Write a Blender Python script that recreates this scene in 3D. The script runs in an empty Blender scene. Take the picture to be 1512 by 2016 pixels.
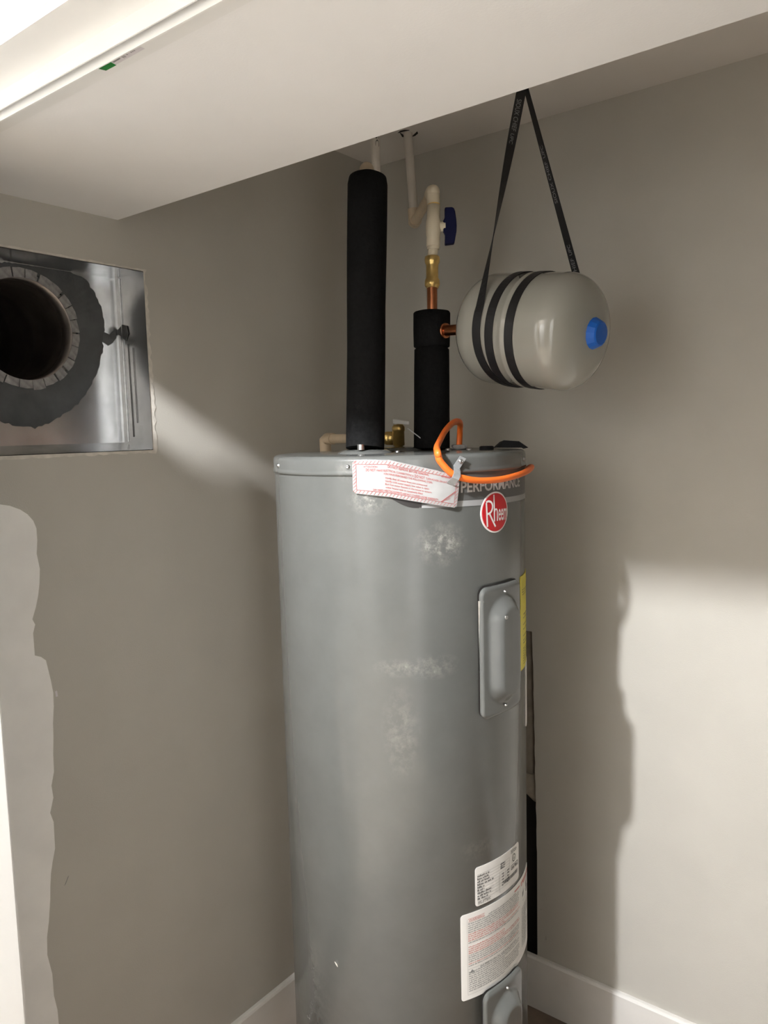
import bpy, math, random
from mathutils import Vector, Matrix, Quaternion

random.seed(7)
scn = bpy.context.scene
COL = scn.collection
pi = math.pi
V = Vector

# ------------------------------------------------------------------ camera, world, exposure
cam_data = bpy.data.cameras.new('camera')
cam = bpy.data.objects.new('camera', cam_data)
COL.objects.link(cam)
cr, cu, cf = V((0.7921, 0.6101, -0.0244)), V((-0.0446, 0.0978, 0.9942)), V((-0.6088, 0.7864, -0.1046))
cr = (cr - cf * cr.dot(cf)).normalized()
cf.normalize(); cr.normalize(); cu = cr.cross(cf).normalized()
m = Matrix((( cr.x, cu.x, -cf.x, 1.4027), (cr.y, cu.y, -cf.y, -1.8090), (cr.z, cu.z, -cf.z, 1.5993), (0, 0, 0, 1)))
cam.matrix_world = m
cam_data.sensor_fit = 'VERTICAL'
cam_data.sensor_height = 24.0
cam_data.lens = 24.0 * 1513.54 / 2016.0
cam_data.clip_start = 0.02
scn.camera = cam

world = bpy.data.worlds.new('world')
scn.world = world
world.use_nodes = True
world.node_tree.nodes['Background'].inputs[0].default_value = (0.5, 0.5, 0.5, 1)
world.node_tree.nodes['Background'].inputs[1].default_value = 0.0

vs = scn.view_settings
vs.view_transform = 'Standard'
vs.look = 'None'
vs.exposure = 0.0
vs.gamma = 1.0
vs.use_curve_mapping = False

LAMP = (0.605, -2.30, 2.635)     # ceiling bulb in the room in front of the closet
LAMP_POWER = 5100.0
LAMP_R = 0.042

# ------------------------------------------------------------------ materials
MATS = {}
def mat(name, col, rough=0.6, metal=0.0, noise=0.0, nscale=30.0, bump=0.0, bscale=200.0, coat=0.0, emit=0.0, spec=0.5, sheen=0.0):
    if name in MATS: return MATS[name]
    M = bpy.data.materials.new(name); M.use_nodes = True
    nt = M.node_tree; b = nt.nodes['Principled BSDF']
    b.inputs['Base Color'].default_value = (*col, 1)
    b.inputs['Roughness'].default_value = rough
    b.inputs['Metallic'].default_value = metal
    b.inputs['Coat Weight'].default_value = coat
    b.inputs['Specular IOR Level'].default_value = spec
    if emit:
        b.inputs['Emission Color'].default_value = (*col, 1)
        b.inputs['Emission Strength'].default_value = emit
    tc = nt.nodes.new('ShaderNodeTexCoord')
    if noise:
        n = nt.nodes.new('ShaderNodeTexNoise'); n.inputs['Scale'].default_value = nscale; n.inputs['Detail'].default_value = 5
        nt.links.new(tc.outputs['Object'], n.inputs['Vector'])
        r = nt.nodes.new('ShaderNodeMapRange')
        r.inputs['From Min'].default_value = 0.3; r.inputs['From Max'].default_value = 0.7
        r.inputs['To Min'].default_value = 1 - noise; r.inputs['To Max'].default_value = 1 + noise
        nt.links.new(n.outputs['Fac'], r.inputs['Value'])
        mx = nt.nodes.new('ShaderNodeVectorMath'); mx.operation = 'SCALE'
        mx.inputs[0].default_value = col
        nt.links.new(r.outputs['Result'], mx.inputs['Scale'])
        nt.links.new(mx.outputs['Vector'], b.inputs['Base Color'])
    if bump:
        n2 = nt.nodes.new('ShaderNodeTexNoise'); n2.inputs['Scale'].default_value = bscale; n2.inputs['Detail'].default_value = 3
        nt.links.new(tc.outputs['Object'], n2.inputs['Vector'])
        bp = nt.nodes.new('ShaderNodeBump'); bp.inputs['Strength'].default_value = bump; bp.inputs['Distance'].default_value = 0.002
        nt.links.new(n2.outputs['Fac'], bp.inputs['Height'])
        nt.links.new(bp.outputs['Normal'], b.inputs['Normal'])
    MATS[name] = M
    return M

GREIGE = mat('greige_wall_paint', (0.515, 0.49, 0.435), 0.55, noise=0.03, nscale=6, bump=0.12, bscale=350, spec=0.3)
WHITE_PAINT = mat('white_ceiling_paint', (0.90, 0.89, 0.87), 0.7, noise=0.02, nscale=5, bump=0.08, bscale=300, spec=0.3)
CEIL_PAINT = mat('upper_ceiling_paint', (0.74, 0.70, 0.65), 0.8, noise=0.02, nscale=5, bump=0.08, bscale=300, spec=0.2)
TRIM = mat('white_trim_enamel', (0.86, 0.85, 0.82), 0.35, noise=0.015, nscale=12)
BASEB = mat('baseboard_enamel', (0.80, 0.77, 0.72), 0.4, noise=0.03, nscale=14)
ROOMW = mat('room_wall_paint', (0.26, 0.23, 0.19), 0.8)
HALLW = mat('hall_wall_paint', (0.30, 0.27, 0.23), 0.7)
PATCH = mat('patching_compound', (0.92, 0.90, 0.86), 0.8, noise=0.05, nscale=9, bump=0.15, bscale=60)
GYPSUM = mat('gypsum_edge', (0.64, 0.60, 0.53), 0.9, noise=0.12, nscale=60, bump=0.4, bscale=180)
GALV = mat('galvanised_sheet', (0.72, 0.73, 0.74), 0.26, 1.0, noise=0.16, nscale=14)
GALVTAB = mat('dusty_galvanised_tab', (0.36, 0.35, 0.34), 0.55, 0.6, noise=0.25, nscale=90)
MASTIC = mat('grey_duct_mastic', (0.085, 0.088, 0.088), 0.62, noise=0.2, nscale=25, bump=0.5, bscale=50)
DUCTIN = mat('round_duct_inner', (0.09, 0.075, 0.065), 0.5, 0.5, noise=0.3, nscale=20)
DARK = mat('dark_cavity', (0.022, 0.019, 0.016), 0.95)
STUDW = mat('stud_wood', (0.15, 0.085, 0.045), 0.8, noise=0.3, nscale=30)
FOAM = mat('black_pipe_foam', (0.007, 0.007, 0.007), 0.85, noise=0.35, nscale=120, bump=0.5, bscale=150, spec=0.12)
LEVER = mat('bright_steel_lever', (0.86, 0.86, 0.85), 0.35, 0.0)
CPVC = mat('cream_cpvc', (0.62, 0.50, 0.35), 0.42, noise=0.06, nscale=40)
CPVCW = mat('white_pvc_pipe', (0.66, 0.61, 0.54), 0.4, noise=0.05, nscale=30)
VALVEW = mat('valve_cream_plastic', (0.72, 0.63, 0.47), 0.4)
BLUEH = mat('navy_valve_handle', (0.0015, 0.003, 0.035), 0.5, spec=0.2)
BLUEC = mat('bright_blue_plastic_cap', (0.004, 0.10, 0.46), 0.45, spec=0.4)
BRASS = mat('brass', (0.78, 0.55, 0.20), 0.33, 0.9, noise=0.12, nscale=60)
COPPER = mat('copper', (0.44, 0.17, 0.08), 0.3, 1.0, noise=0.15, nscale=40)
STEEL = mat('zinc_steel', (0.62, 0.63, 0.63), 0.3, 1.0, noise=0.2, nscale=80)
TANKP = mat('ivory_tank_enamel', (0.31, 0.30, 0.265), 0.09, coat=0.5)
STRAP = mat('black_strap', (0.008, 0.008, 0.009), 0.5)
STRAPT = mat('grey_strap_print', (0.27, 0.27, 0.27), 0.6)
ORANGE = mat('orange_cable_jacket', (0.86, 0.17, 0.022), 0.42, noise=0.06, nscale=60)
BLACKP = mat('black_plastic', (0.007, 0.007, 0.008), 0.6, spec=0.2)
PAPER = mat('white_label_paper', (0.80, 0.78, 0.74), 0.5, noise=0.02, nscale=40)
STICKW = mat('warning_sticker_paper', (0.37, 0.365, 0.355), 0.4, noise=0.04, nscale=50)
REDINK = mat('red_ink', (0.62, 0.09, 0.07), 0.6)
PALERED = mat('pale_red_ink', (0.56, 0.20, 0.17), 0.6)
STICKRED = mat('sticker_red_ink', (0.40, 0.045, 0.04), 0.6)
INK = mat('black_ink', (0.03, 0.03, 0.03), 0.6)
GREYINK = mat('grey_ink', (0.26, 0.26, 0.25), 0.6)
LINEINK = mat('label_rule_ink', (0.48, 0.47, 0.44), 0.6)
YELLOW = mat('yellow_energy_label', (0.78, 0.66, 0.035), 0.5)
LOGOR = mat('logo_red', (0.52, 0.012, 0.018), 0.35)
LOGOW = mat('logo_white', (0.82, 0.80, 0.77), 0.4)
DECAL = mat('dark_grey_decal', (0.088, 0.088, 0.084), 0.4)
DECALB = mat('black_decal_tail', (0.018, 0.016, 0.015), 0.5)
STRIPE = mat('silver_decal_stripe', (0.32, 0.32, 0.315), 0.4)
PERFT = mat('silver_lettering', (0.50, 0.49, 0.47), 0.45)
GREEN = mat('green_sticker', (0.006, 0.17, 0.025), 0.5)
PALEST = mat('pale_lilac_sticker', (0.70, 0.66, 0.67), 0.5)
FLOORM = mat('pale_oak_floor', (0.72, 0.62, 0.50), 0.5, noise=0.1, nscale=9)
FLOORC = mat('brown_closet_floor', (0.20, 0.145, 0.105), 0.5, noise=0.25, nscale=12)
BULB = mat('bulb_glow', (0.965, 0.985, 1.025), 0.5, emit=LAMP_POWER)

def heater_paint(name='grey_heater_enamel', scuffs=True):
    M = bpy.data.materials.new(name); M.use_nodes = True
    nt = M.node_tree; b = nt.nodes['Principled BSDF']; L = nt.links
    b.inputs['Roughness'].default_value = 0.20
    b.inputs['Specular IOR Level'].default_value = 0.6
    tc = nt.nodes.new('ShaderNodeNewGeometry')
    base = V((0.112, 0.115, 0.108))
    def noise(scale, detail=6, rough=0.6):
        n = nt.nodes.new('ShaderNodeTexNoise'); n.inputs['Scale'].default_value = scale
        n.inputs['Detail'].default_value = detail; n.inputs['Roughness'].default_value = rough
        L.new(tc.outputs['Position'], n.inputs['Vector']); return n
    def rng(sock, a, c, lo, hi):
        r = nt.nodes.new('ShaderNodeMapRange'); r.inputs['From Min'].default_value = a; r.inputs['From Max'].default_value = c
        r.inputs['To Min'].default_value = lo; r.inputs['To Max'].default_value = hi
        L.new(sock, r.inputs['Value']); return r.outputs['Result']
    def mul(a, c):
        x = nt.nodes.new('ShaderNodeMath'); x.operation = 'MULTIPLY'; L.new(a, x.inputs[0])
        if isinstance(c, float): x.inputs[1].default_value = c
        else: L.new(c, x.inputs[1])
        return x.outputs[0]
    def add(a, c):
        x = nt.nodes.new('ShaderNodeMath'); x.operation = 'ADD'; L.new(a, x.inputs[0]); L.new(c, x.inputs[1]); x.use_clamp = True
        return x.outputs[0]
    def spot(P, r, squash=(1, 1, 1)):
        d = nt.nodes.new('ShaderNodeVectorMath'); d.operation = 'SUBTRACT'; L.new(tc.outputs['Position'], d.inputs[0]); d.inputs[1].default_value = P
        e = nt.nodes.new('ShaderNodeVectorMath'); e.operation = 'MULTIPLY'; L.new(d.outputs[0], e.inputs[0]); e.inputs[1].default_value = squash
        l = nt.nodes.new('ShaderNodeVectorMath'); l.operation = 'LENGTH'; L.new(e.outputs[0], l.inputs[0])
        return rng(l.outputs['Value'], r, r * 0.3, 0.0, 1.0)
    n_fine = noise(60, 9, 0.75); n_big = noise(14, 4)
    spots = None
    if scuffs:
        for az, z, r, sq, w in ((-37, 1.395, 0.055, (1, 1, 1.2), 0.9), (-66, 1.475, 0.045, (1, 1, 1.6), 0.75), (-74, 1.532, 0.03, (1, 1, 1.2), 0.4),
                                (-42, 1.17, 0.06, (1, 1, 2.2), 0.5), (-56, 1.17, 0.05, (1, 1, 2.5), 0.4), (-55, 1.05, 0.06, (1.5, 1.5, 0.6), 0.35), (-115, 0.45, 0.12, (1, 1, .6), 0.3), (-22, 0.80, 0.05, (1, 1, 2.), 0.25)):
            a = math.radians(az)
            s = mul(spot((HX + HR * math.cos(a), HY + HR * math.sin(a), z), r, sq), w)
            spots = s if spots is None else add(spots, s)
        streak = rng(n_fine.outputs['Fac'], 0.44, 0.74, 0.0, 0.8)
        fac = mul(spots, streak)
    shade = rng(n_big.outputs['Fac'], 0.3, 0.7, 0.96, 1.05)
    sc = nt.nodes.new('ShaderNodeVectorMath'); sc.operation = 'SCALE'; sc.inputs[0].default_value = base; L.new(shade, sc.inputs['Scale'])
    if scuffs:
        mx = nt.nodes.new('ShaderNodeMix'); mx.data_type = 'RGBA'
        L.new(fac, mx.inputs['Factor']); L.new(sc.outputs[0], mx.inputs['A']); mx.inputs['B'].default_value = (0.40, 0.38, 0.34, 1)
        L.new(mx.outputs['Result'], b.inputs['Base Color'])
        rr = rng(fac, 0, 1, 0.20, 0.5); L.new(rr, b.inputs['Roughness'])
    else:
        L.new(sc.outputs[0], b.inputs['Base Color'])
    bp = nt.nodes.new('ShaderNodeBump'); bp.inputs['Strength'].default_value = 0.006; bp.inputs['Distance'].default_value = 0.002
    n3 = noise(260, 2); L.new(n3.outputs['Fac'], bp.inputs['Height']); L.new(bp.outputs['Normal'], b.inputs['Normal'])
    return M

HX, HY, HR = 0.4384, -0.5072, 0.2597
HEAT = heater_paint()
HEATP = heater_paint('grey_heater_enamel_plain', False)

# ------------------------------------------------------------------ object helpers
WP = {}
def empty(name, loc, label=None, cat=None, group=None):
    o = bpy.data.objects.new(name, None); COL.objects.link(o)
    o.location = loc; WP[o] = V(loc)
    o.empty_display_size = 0.05
    if label: o['label'] = label
    if cat: o['category'] = cat
    if group: o['group'] = group
    return o

class MB:
    def __init__(s): s.v = []; s.f = []; s.sm = []
    def add(s, vs, fs, smooth=False):
        o = len(s.v); s.v += [V(p) for p in vs]
        for f in fs: s.f.append([i + o for i in f]); s.sm.append(smooth)
        return s
    def box(s, a, b):
        (x0, y0, z0), (x1, y1, z1) = a, b
        x0, x1 = min(x0, x1), max(x0, x1); y0, y1 = min(y0, y1), max(y0, y1); z0, z1 = min(z0, z1), max(z0, z1)
        vs = [(x0,y0,z0),(x1,y0,z0),(x1,y1,z0),(x0,y1,z0),(x0,y0,z1),(x1,y0,z1),(x1,y1,z1),(x0,y1,z1)]
        return s.add(vs, [(0,3,2,1),(4,5,6,7),(0,1,5,4),(1,2,6,5),(2,3,7,6),(3,0,4,7)])
    def obox(s, c, ax, ay, az):      # oriented box from half-axis vectors
        c = V(c); ax, ay, az = V(ax), V(ay), V(az)
        vs = [c + ax*i + ay*j + az*k for k in (-1, 1) for i, j in ((-1,-1),(1,-1),(1,1),(-1,1))]
        return s.add(vs, [(0,3,2,1),(4,5,6,7),(0,1,5,4),(1,2,6,5),(2,3,7,6),(3,0,4,7)])
    def tube(s, pts, rad, seg=20, caps=True, flat=None):
        pts = [V(p) for p in pts]; n = len(pts)
        rads = rad if isinstance(rad, (list, tuple)) else [rad] * n
        t0 = (pts[1] - pts[0]).normalized()
        up = V((0, 0, 1)) if abs(t0.z) < 0.9 else V((1, 0, 0))
        nx = t0.cross(up).normalized(); rings = []; pt = t0
        vs = []
        for i in range(n):
            t = (pts[min(i+1, n-1)] - pts[max(i-1, 0)]).normalized()
            q = pt.rotation_difference(t); nx = q @ nx; pt = t
            ny = t.cross(nx).normalized()
            for k in range(seg):
                a = 2*pi*k/seg
                vs.append(pts[i] + (nx*math.cos(a) + ny*math.sin(a)*(flat or 1)) * rads[i])
        fs = [[i*seg+k, i*seg+(k+1) % seg, (i+1)*seg+(k+1) % seg, (i+1)*seg+k] for i in range(n-1) for k in range(seg)]
        s.add(vs, fs, True)
        if caps:
            s.add(vs[:seg], [list(range(seg))[::-1]]); s.add(vs[-seg:], [list(range(seg))])
        return s
    def lathe(s, prof, o, axis=(0,0,1), seg=48, a0=0.0, smooth=True, closed=False):
        ax = V(axis).normalized(); o = V(o)
        up = V((1, 0, 0)) if abs(ax.z) > 0.9 else V((0, 0, 1))
        nx = (up - ax*up.dot(ax)).normalized(); ny = ax.cross(nx)
        vs = [o + ax*h + (nx*math.cos(a0+2*pi*k/seg) + ny*math.sin(a0+2*pi*k/seg))*r for r, h in prof for k in range(seg)]
        n = len(prof); rng_ = range(n if closed else n-1)
        fs = [[i*seg+k, i*seg+(k+1) % seg, ((i+1) % n)*seg+(k+1) % seg, ((i+1) % n)*seg+k] for i in rng_ for k in range(seg)]
        return s.add(vs, fs, smooth)
    def sphere(s, c, r, seg=20, sc=(1,1,1)):
        c = V(c); n = seg//2
        vs = [c + V((r*sc[0]*math.sin(pi*i/n)*math.cos(2*pi*k/seg), r*sc[1]*math.sin(pi*i/n)*math.sin(2*pi*k/seg), r*sc[2]*math.cos(pi*i/n))) for i in range(n+1) for k in range(seg)]
        return s.add(vs, [[i*seg+k, (i+1)*seg+k, (i+1)*seg+(k+1) % seg, i*seg+(k+1) % seg] for i in range(n) for k in range(seg)], True)
    def grid(s, fn, nu, nv, smooth=True, flip=False):
        vs = [fn(i/nu, j/nv) for j in range(nv+1) for i in range(nu+1)]
        fs = []
        for j in range(nv):
            for i in range(nu):
                q = [j*(nu+1)+i, j*(nu+1)+i+1, (j+1)*(nu+1)+i+1, (j+1)*(nu+1)+i]
                fs.append(q[::-1] if flip else q)
        return s.add(vs, fs, smooth)
    def prism(s, poly, fn, h0, h1):   # poly of (u,v); fn(u,v,h) -> point
        n = len(poly)
        vs = [fn(u, v, h0) for u, v in poly] + [fn(u, v, h1) for u, v in poly]
        return s.add(vs, [list(range(n))[::-1], list(range(n, 2*n))] + [[i, (i+1) % n, n+(i+1) % n, n+i] for i in range(n)])
    def build(s, name, material, parent=None, kind=None, label=None, cat=None, group=None, bevel=0.0, weld=True, auto=None):
        lo = V((min(p.x for p in s.v), min(p.y for p in s.v), min(p.z for p in s.v)))
        hi = V((max(p.x for p in s.v), max(p.y for p in s.v), max(p.z for p in s.v)))
        c = (lo + hi) / 2
        if parent is None: c.z = lo.z
        me = bpy.data.meshes.new(name)
        me.from_pydata([p - c for p in s.v], [], s.f)
        me.polygons.foreach_set('use_smooth', s.sm)
        me.materials.append(material); me.update()
        o = bpy.data.objects.new(name, me); COL.objects.link(o); WP[o] = c
        if parent: o.parent = parent; o.location = c - WP[parent]
        else: o.location = c
        if kind: o['kind'] = kind
        if label: o['label'] = label
        if cat: o['category'] = cat
        if group: o['group'] = group
        if bevel:
            b = o.modifiers.new('bevel', 'BEVEL'); b.width = bevel; b.segments = 3; b.limit_method = 'ANGLE'
        return o

def lerp(a, b, t): return a + (b - a) * t
def smooth_path(pts, n=8):        # Catmull-Rom
    P = [V(p) for p in pts]; out = []
    for i in range(len(P)-1):
        p0, p1, p2, p3 = P[max(i-1, 0)], P[i], P[i+1], P[min(i+2, len(P)-1)]
        for k in range(n):
            t = k/n
            out.append(0.5*((2*p1) + (p2-p0)*t + (2*p0-5*p1+4*p2-p3)*t*t + (3*p1-p0-3*p2+p3)*t**3))
    out.append(P[-1]); return out

def hyl(az, z, off=0.0):
    a = math.radians(az); r = HR + off
    return V((HX + r*math.cos(a), HY + r*math.sin(a), z))

_txt = {}
def text_geo(string, bold=0.0):
    if string in _txt: return _txt[string]
    cu_ = bpy.data.curves.new('t', 'FONT'); cu_.body = string; cu_.size = 1.0; cu_.resolution_u = 3; cu_.offset = bold
    o = bpy.data.objects.new('t', cu_); COL.objects.link(o)
    dg = bpy.context.evaluated_depsgraph_get(); dg.update()
    me = o.evaluated_get(dg).to_mesh()
    vs = [(v.co.x, v.co.y) for v in me.vertices]; fs = [list(p.vertices) for p in me.polygons]
    o.evaluated_get(dg).to_mesh_clear()
    bpy.data.objects.remove(o); bpy.data.curves.remove(cu_)
    _txt[string] = (vs, fs); return vs, fs
def put_text(mb, string, fn, u0, u1, v0, v1, bold=0.0):   # fit the string into u0..u1, v0..v1 (cap height) of a surface map
    vs, fs = text_geo(string, bold)
    if not vs: return
    x0 = min(p[0] for p in vs); x1 = max(p[0] for p in vs)
    mb.add([fn(u0 + (p[0]-x0)/(x1-x0)*(u1-u0), v0 + p[1]/0.70*(v1-v0)) for p in vs], fs)

def wall_grid(ax, lo, hi, us, vs_, holes):      # a wall slab as boxes over a grid; ax = normal axis; holes = set of (i,j) cells left open
    mb = MB()
    for i in range(len(us)-1):
        for j in range(len(vs_)-1):
            if (i, j) in holes: continue
            if ax == 0: mb.box((lo, us[i], vs_[j]), (hi, us[i+1], vs_[j+1]))
            else: mb.box((us[i], lo, vs_[j]), (us[i+1], hi, vs_[j+1]))
    return mb

S_ = 'structure'
HC, HS = 2.3504, 2.038           # closet ceiling and soffit heights
YS, YF, YR = -0.8547, -1.228, -1.345   # soffit edge, closet side and room side of the door wall
YB = -3.15
XE = 3.30                        # right end of the closet
ROOMH = 2.69

# ------------------------------------------------------------------ large structure
MB().box((-2.7, YB-0.1, -0.05), (4.2, YF-0.04, 0.0)).build('floor', FLOORM, kind=S_)
MB().box((-0.1, YF-0.04, -0.05), (XE+0.1, 0.15, 0.0)).build('floor_closet', FLOORC, kind=S_)
DY0, DY1, DZ0, DZ1 = -1.215, -0.800, 1.570, 1.945     # duct opening in the left wall
wl = wall_grid(0, -0.0125, 0.0, [YF, DY0, DY1, 0.0], [0, DZ0, DZ1, HC], {(1, 1)}).build('wall_left', GREIGE, kind=S_)
GX0, GX1, GZ0, GZ1 = 0.30, 0.500, 0.13, 1.062          # hole cut in the right wall
wr = wall_grid(1, 0.0, 0.0125, [-0.0125, GX0, GX1, XE], [0, GZ0, GZ1, HC], {(1, 1)}).build('wall_right', GREIGE, kind=S_)
MB().box((XE, YF, 0), (XE+0.1, 0.0125, HC)).build('wall_end', GREIGE, kind=S_)
ceil_o = MB().box((-0.0125, YF, HC), (XE, 0.0125, HC+0.05)).build('ceiling', CEIL_PAINT, kind=S_)
MB().box((0.0, YR+0.012, HS), (XE, YS, HC)).build('ceiling_soffit', WHITE_PAINT, kind=S_)
# front wall (with the door opening) and the room the photograph is taken from
wf = MB()
OX0, OX1 = 0.138, 1.585
wf.box((-2.6, YR, 0), (OX0, YF, ROOMH)); wf.box((OX1, YR, 0), (4.2, YF, ROOMH)); wf.box((OX0, YR, HS+0.002), (OX1, YR+0.012, ROOMH)); wf.box((OX0, YR+0.012, HC+.05), (OX1, YF, ROOMH))
wf.build('wall_front', ROOMW, kind=S_)
MB().box((-2.7, YB, 0), (-2.6, YR, ROOMH)).build('wall_room_left', ROOMW, kind=S_)
MB().box((4.2, YB, 0), (4.3, YR, ROOMH)).build('wall_room_right', ROOMW, kind=S_)
MB().box((-2.7, YB-0.1, 0), (4.3, YB, ROOMH)).build('wall_room_back', HALLW, kind=S_)
MB().box((-2.7, YB-0.1, ROOMH), (4.3, YF, ROOMH+0.05)).build('ceiling_room', WHITE_PAINT, kind=S_)
# white panel door in the hall wall opposite, outside the frame (it mirrors in the heater)
d2 = empty('door_2', (0.78, YB+0.02, 0.0)); d2['kind'] = S_
MB().box((0.42, YB+0.002, 0.01), (1.14, YB+0.03, 2.03)).build('door_slab', TRIM, d2)
for z0, z1 in ((0.25, 0.95), (1.1, 1.9)):
    for x0 in (0.50, 0.81): MB().box((x0, YB+0.03, z0), (x0+0.25, YB+0.034, z1)).build('door_panel', TRIM, d2, bevel=0.002)
for x0, x1, z0, z1 in ((0.345, 0.415, 0, 2.04), (1.145, 1.215, 0, 2.04), (0.345, 1.215, 2.04, 2.11)):
    MB().box((x0, YB+0.001, z0), (x1, YB+0.02, z1)).build('casing', TRIM, d2, bevel=0.003)
MB().lathe([(0.012, 0), (0.012, 0.03), (0.026, 0.04), (0.028, 0.055), (0.018, 0.066), (0.0, 0.068)], (1.08, YB+0.03, 0.95), (0, 1, 0), 20).build('handle', STEEL, d2)
# door lining: head and jambs, casing, track
jb = MB(); jb.box((OX0, YR, HS-0.0), (OX1, YF, HS+0.018))
jb.box((OX0, YR-0.004, HS-0.004), (OX1, YF-0.002, HS+0.0065))
jb.build('trim_1', TRIM, kind=S_)
MB().box((OX0-0.018, YR, 0), (OX0, YF+0.004, HS)).build('trim_2', TRIM, kind=S_)
MB().box((OX1, YR, 0), (OX1+0.018, YF+0.004, HS)).build('trim_3', TRIM, kind=S_)
cs = MB()
def casing_prof(mb, fn):
    prof = [(0, 0), (0.010, 0), (0.013, 0.004), (0.013, 0.02), (0.018, 0.03), (0.018, 0.062), (0.012, 0.07), (0, 0.07)]
    mb.add([fn(a, b, 0) for a, b in prof] + [fn(a, b, 1) for a, b in prof], [[i, (i+1) % 8, 8+(i+1) % 8, 8+i] for i in range(8)] + [list(range(8)), list(range(8, 16))[::-1]])
casing_prof(cs, lambda a, b, t: V((lerp(OX0-0.076, OX1+0.076, t), YR-a, HS+0.006+b)))
cs.build('trim_4', TRIM, kind=S_)
for nm, x, sg in (('trim_5', OX0-0.006, -1), ('trim_6', OX1+0.006, 1)):
    c2 = MB(); casing_prof(c2, lambda a, b, t: V((x + sg*b, YR-a, lerp(0, HS+0.006, t)))); c2.build(nm, TRIM, kind=S_)
# baseboards
BH, BT = 0.150, 0.014
def bb(mb, fn):
    prof = [(0, 0), (BT, 0), (BT, BH-0.006), (BT-0.003, BH-0.001), (BT-0.006, BH), (0, BH)]
    n = len(prof)
    mb.add([fn(a, b, 0) for a, b in prof] + [fn(a, b, 1) for a, b in prof], [[i, (i+1) % n, n+(i+1) % n, n+i] for i in range(n)] + [list(range(n)), list(range(n, 2*n))[::-1]])
b1 = MB(); bb(b1, lambda a, b, t: V((a, lerp(YF+0.01, -0.0005, t), b))); b1.build('baseboard_left', BASEB, kind=S_)
b2 = MB(); bb(b2, lambda a, b, t: V((lerp(BT, XE, t), -a, b))); b2.build('baseboard_right', BASEB, kind=S_)

# folded door in the opening, seen only by its inner edge at bottom left
def folded_pair(name, loc, leaves, sg):
    dr = empty(name, loc); dr['kind'] = S_
    for x, ya, yb in leaves:
        p = MB(); p.box((x, ya, 0.015), (x+0.0342, yb, 1.990)); o = p.build('door_leaf', TRIM, dr, bevel=0.002)
        xf = x+0.0342 if sg > 0 else x
        for z0, z1 in ((0.2, 0.9), (1.05, 1.80)):
            MB().box((xf, ya+0.08, z0), (xf+0.002*sg, yb-0.09, z1)).build('raised_field', TRIM, o, bevel=0.0009)
        MB().tube([(x+0.017, yb-0.03, 1.985), (x+0.017, yb-0.03, 2.004)], 0.004, 10).build('pivot_pin', STEEL, dr)
    xh = max(q[0] for q in leaves) - 0.0003
    for z in (0.35, 1.0, 1.75):
        MB().tube([(xh, min(q[1] for q in leaves)-0.004, z-0.03), (xh, min(q[1] for q in leaves)-0.004, z+0.03)], 0.005, 10).build('hinge', STEEL, dr)
    return dr
dr = folded_pair('door_1', (0.262, -1.30, 0.0), ((0.2255, -1.775, -1.380), (0.2605, -1.705, -1.298)), 1)
folded_pair('added_bounce_door', (1.53, -1.30, 0.0), ((1.4950, -1.690, -1.298), (1.5300, -1.690, -1.298)), -1)  # unseen pair, added so its white faces bounce lamp light onto the left wall
tr = MB(); zt = HS-0.004
tr.box((OX0+.002, -1.2930, 2.0135), (OX1-.002, -1.2915, zt)); tr.box((OX0+.002, -1.2840, 2.0075), (OX1-.002, -1.2825, zt)); tr.box((OX0+.002, -1.2915, zt-0.002), (OX1-.002, -1.2840, zt))
tr.build('track', TRIM, dr)

# ------------------------------------------------------------------ room lamp
lamp = empty('ceiling_light', LAMP, 'bare round bulb in a white holder on the room ceiling', 'light')
MB().lathe([(0.0, 0.055), (0.06, 0.055), (0.06, 0.045), (0.03, 0.03), (0.022, 0.025), (0.0, 0.025)], (LAMP[0], LAMP[1], LAMP[2]), seg=32).build('holder', TRIM, lamp)
MB().sphere((LAMP[0], LAMP[1], LAMP[2]-0.03), LAMP_R, 24).build('bulb', BULB, lamp)

# ------------------------------------------------------------------ wall patches, holes, flakes
pz = [(-1.135,1.484),(-1.118,1.480),(-1.099,1.471),(-1.086,1.461),(-1.076,1.448),(-1.071,1.433),(-1.071,1.410),(-1.074,1.385),(-1.070,1.355),(-1.073,1.326),(-1.077,1.305),(-1.083,1.284),(-1.0915,1.262),(-1.087,1.251),(-1.092,1.235),(-1.092,1.192),(-1.080,1.186),(-1.071,1.177),(-1.064,1.135),(-1.061,1.110),(-1.062,1.083),(-1.066,1.05),(-1.067,1.023),(-1.070,0.99),(-1.071,0.954),(-1.078,0.928),(-1.076,0.903),(-1.0845,0.875),(-1.079,0.854),(-1.080,0.80),(-1.087,0.775),(-1.092,0.753),(-1.095,0.728),(-1.097,0.703),(-1.103,0.66),(-1.109,0.63),(-1.111,0.594),(-1.104,0.55),(-1.104,0.504),(-1.099,0.47),(-1.098,0.40),(-1.104,0.30),(-1.10,0.19),(-1.10,0.155)]
pp = [(YF+0.006, 1.50)] + pz + [(YF+0.006, 0.155)]
n = len(pp)
pm = MB()
pm.prism([(a, b) for a, b in pp][::-1], lambda u, v, h: V((h, u, v)), 0.0, 0.0009)
pm.build('repair_patch', PATCH, wl, label='lighter unpainted repair patch with a ragged edge')
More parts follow.
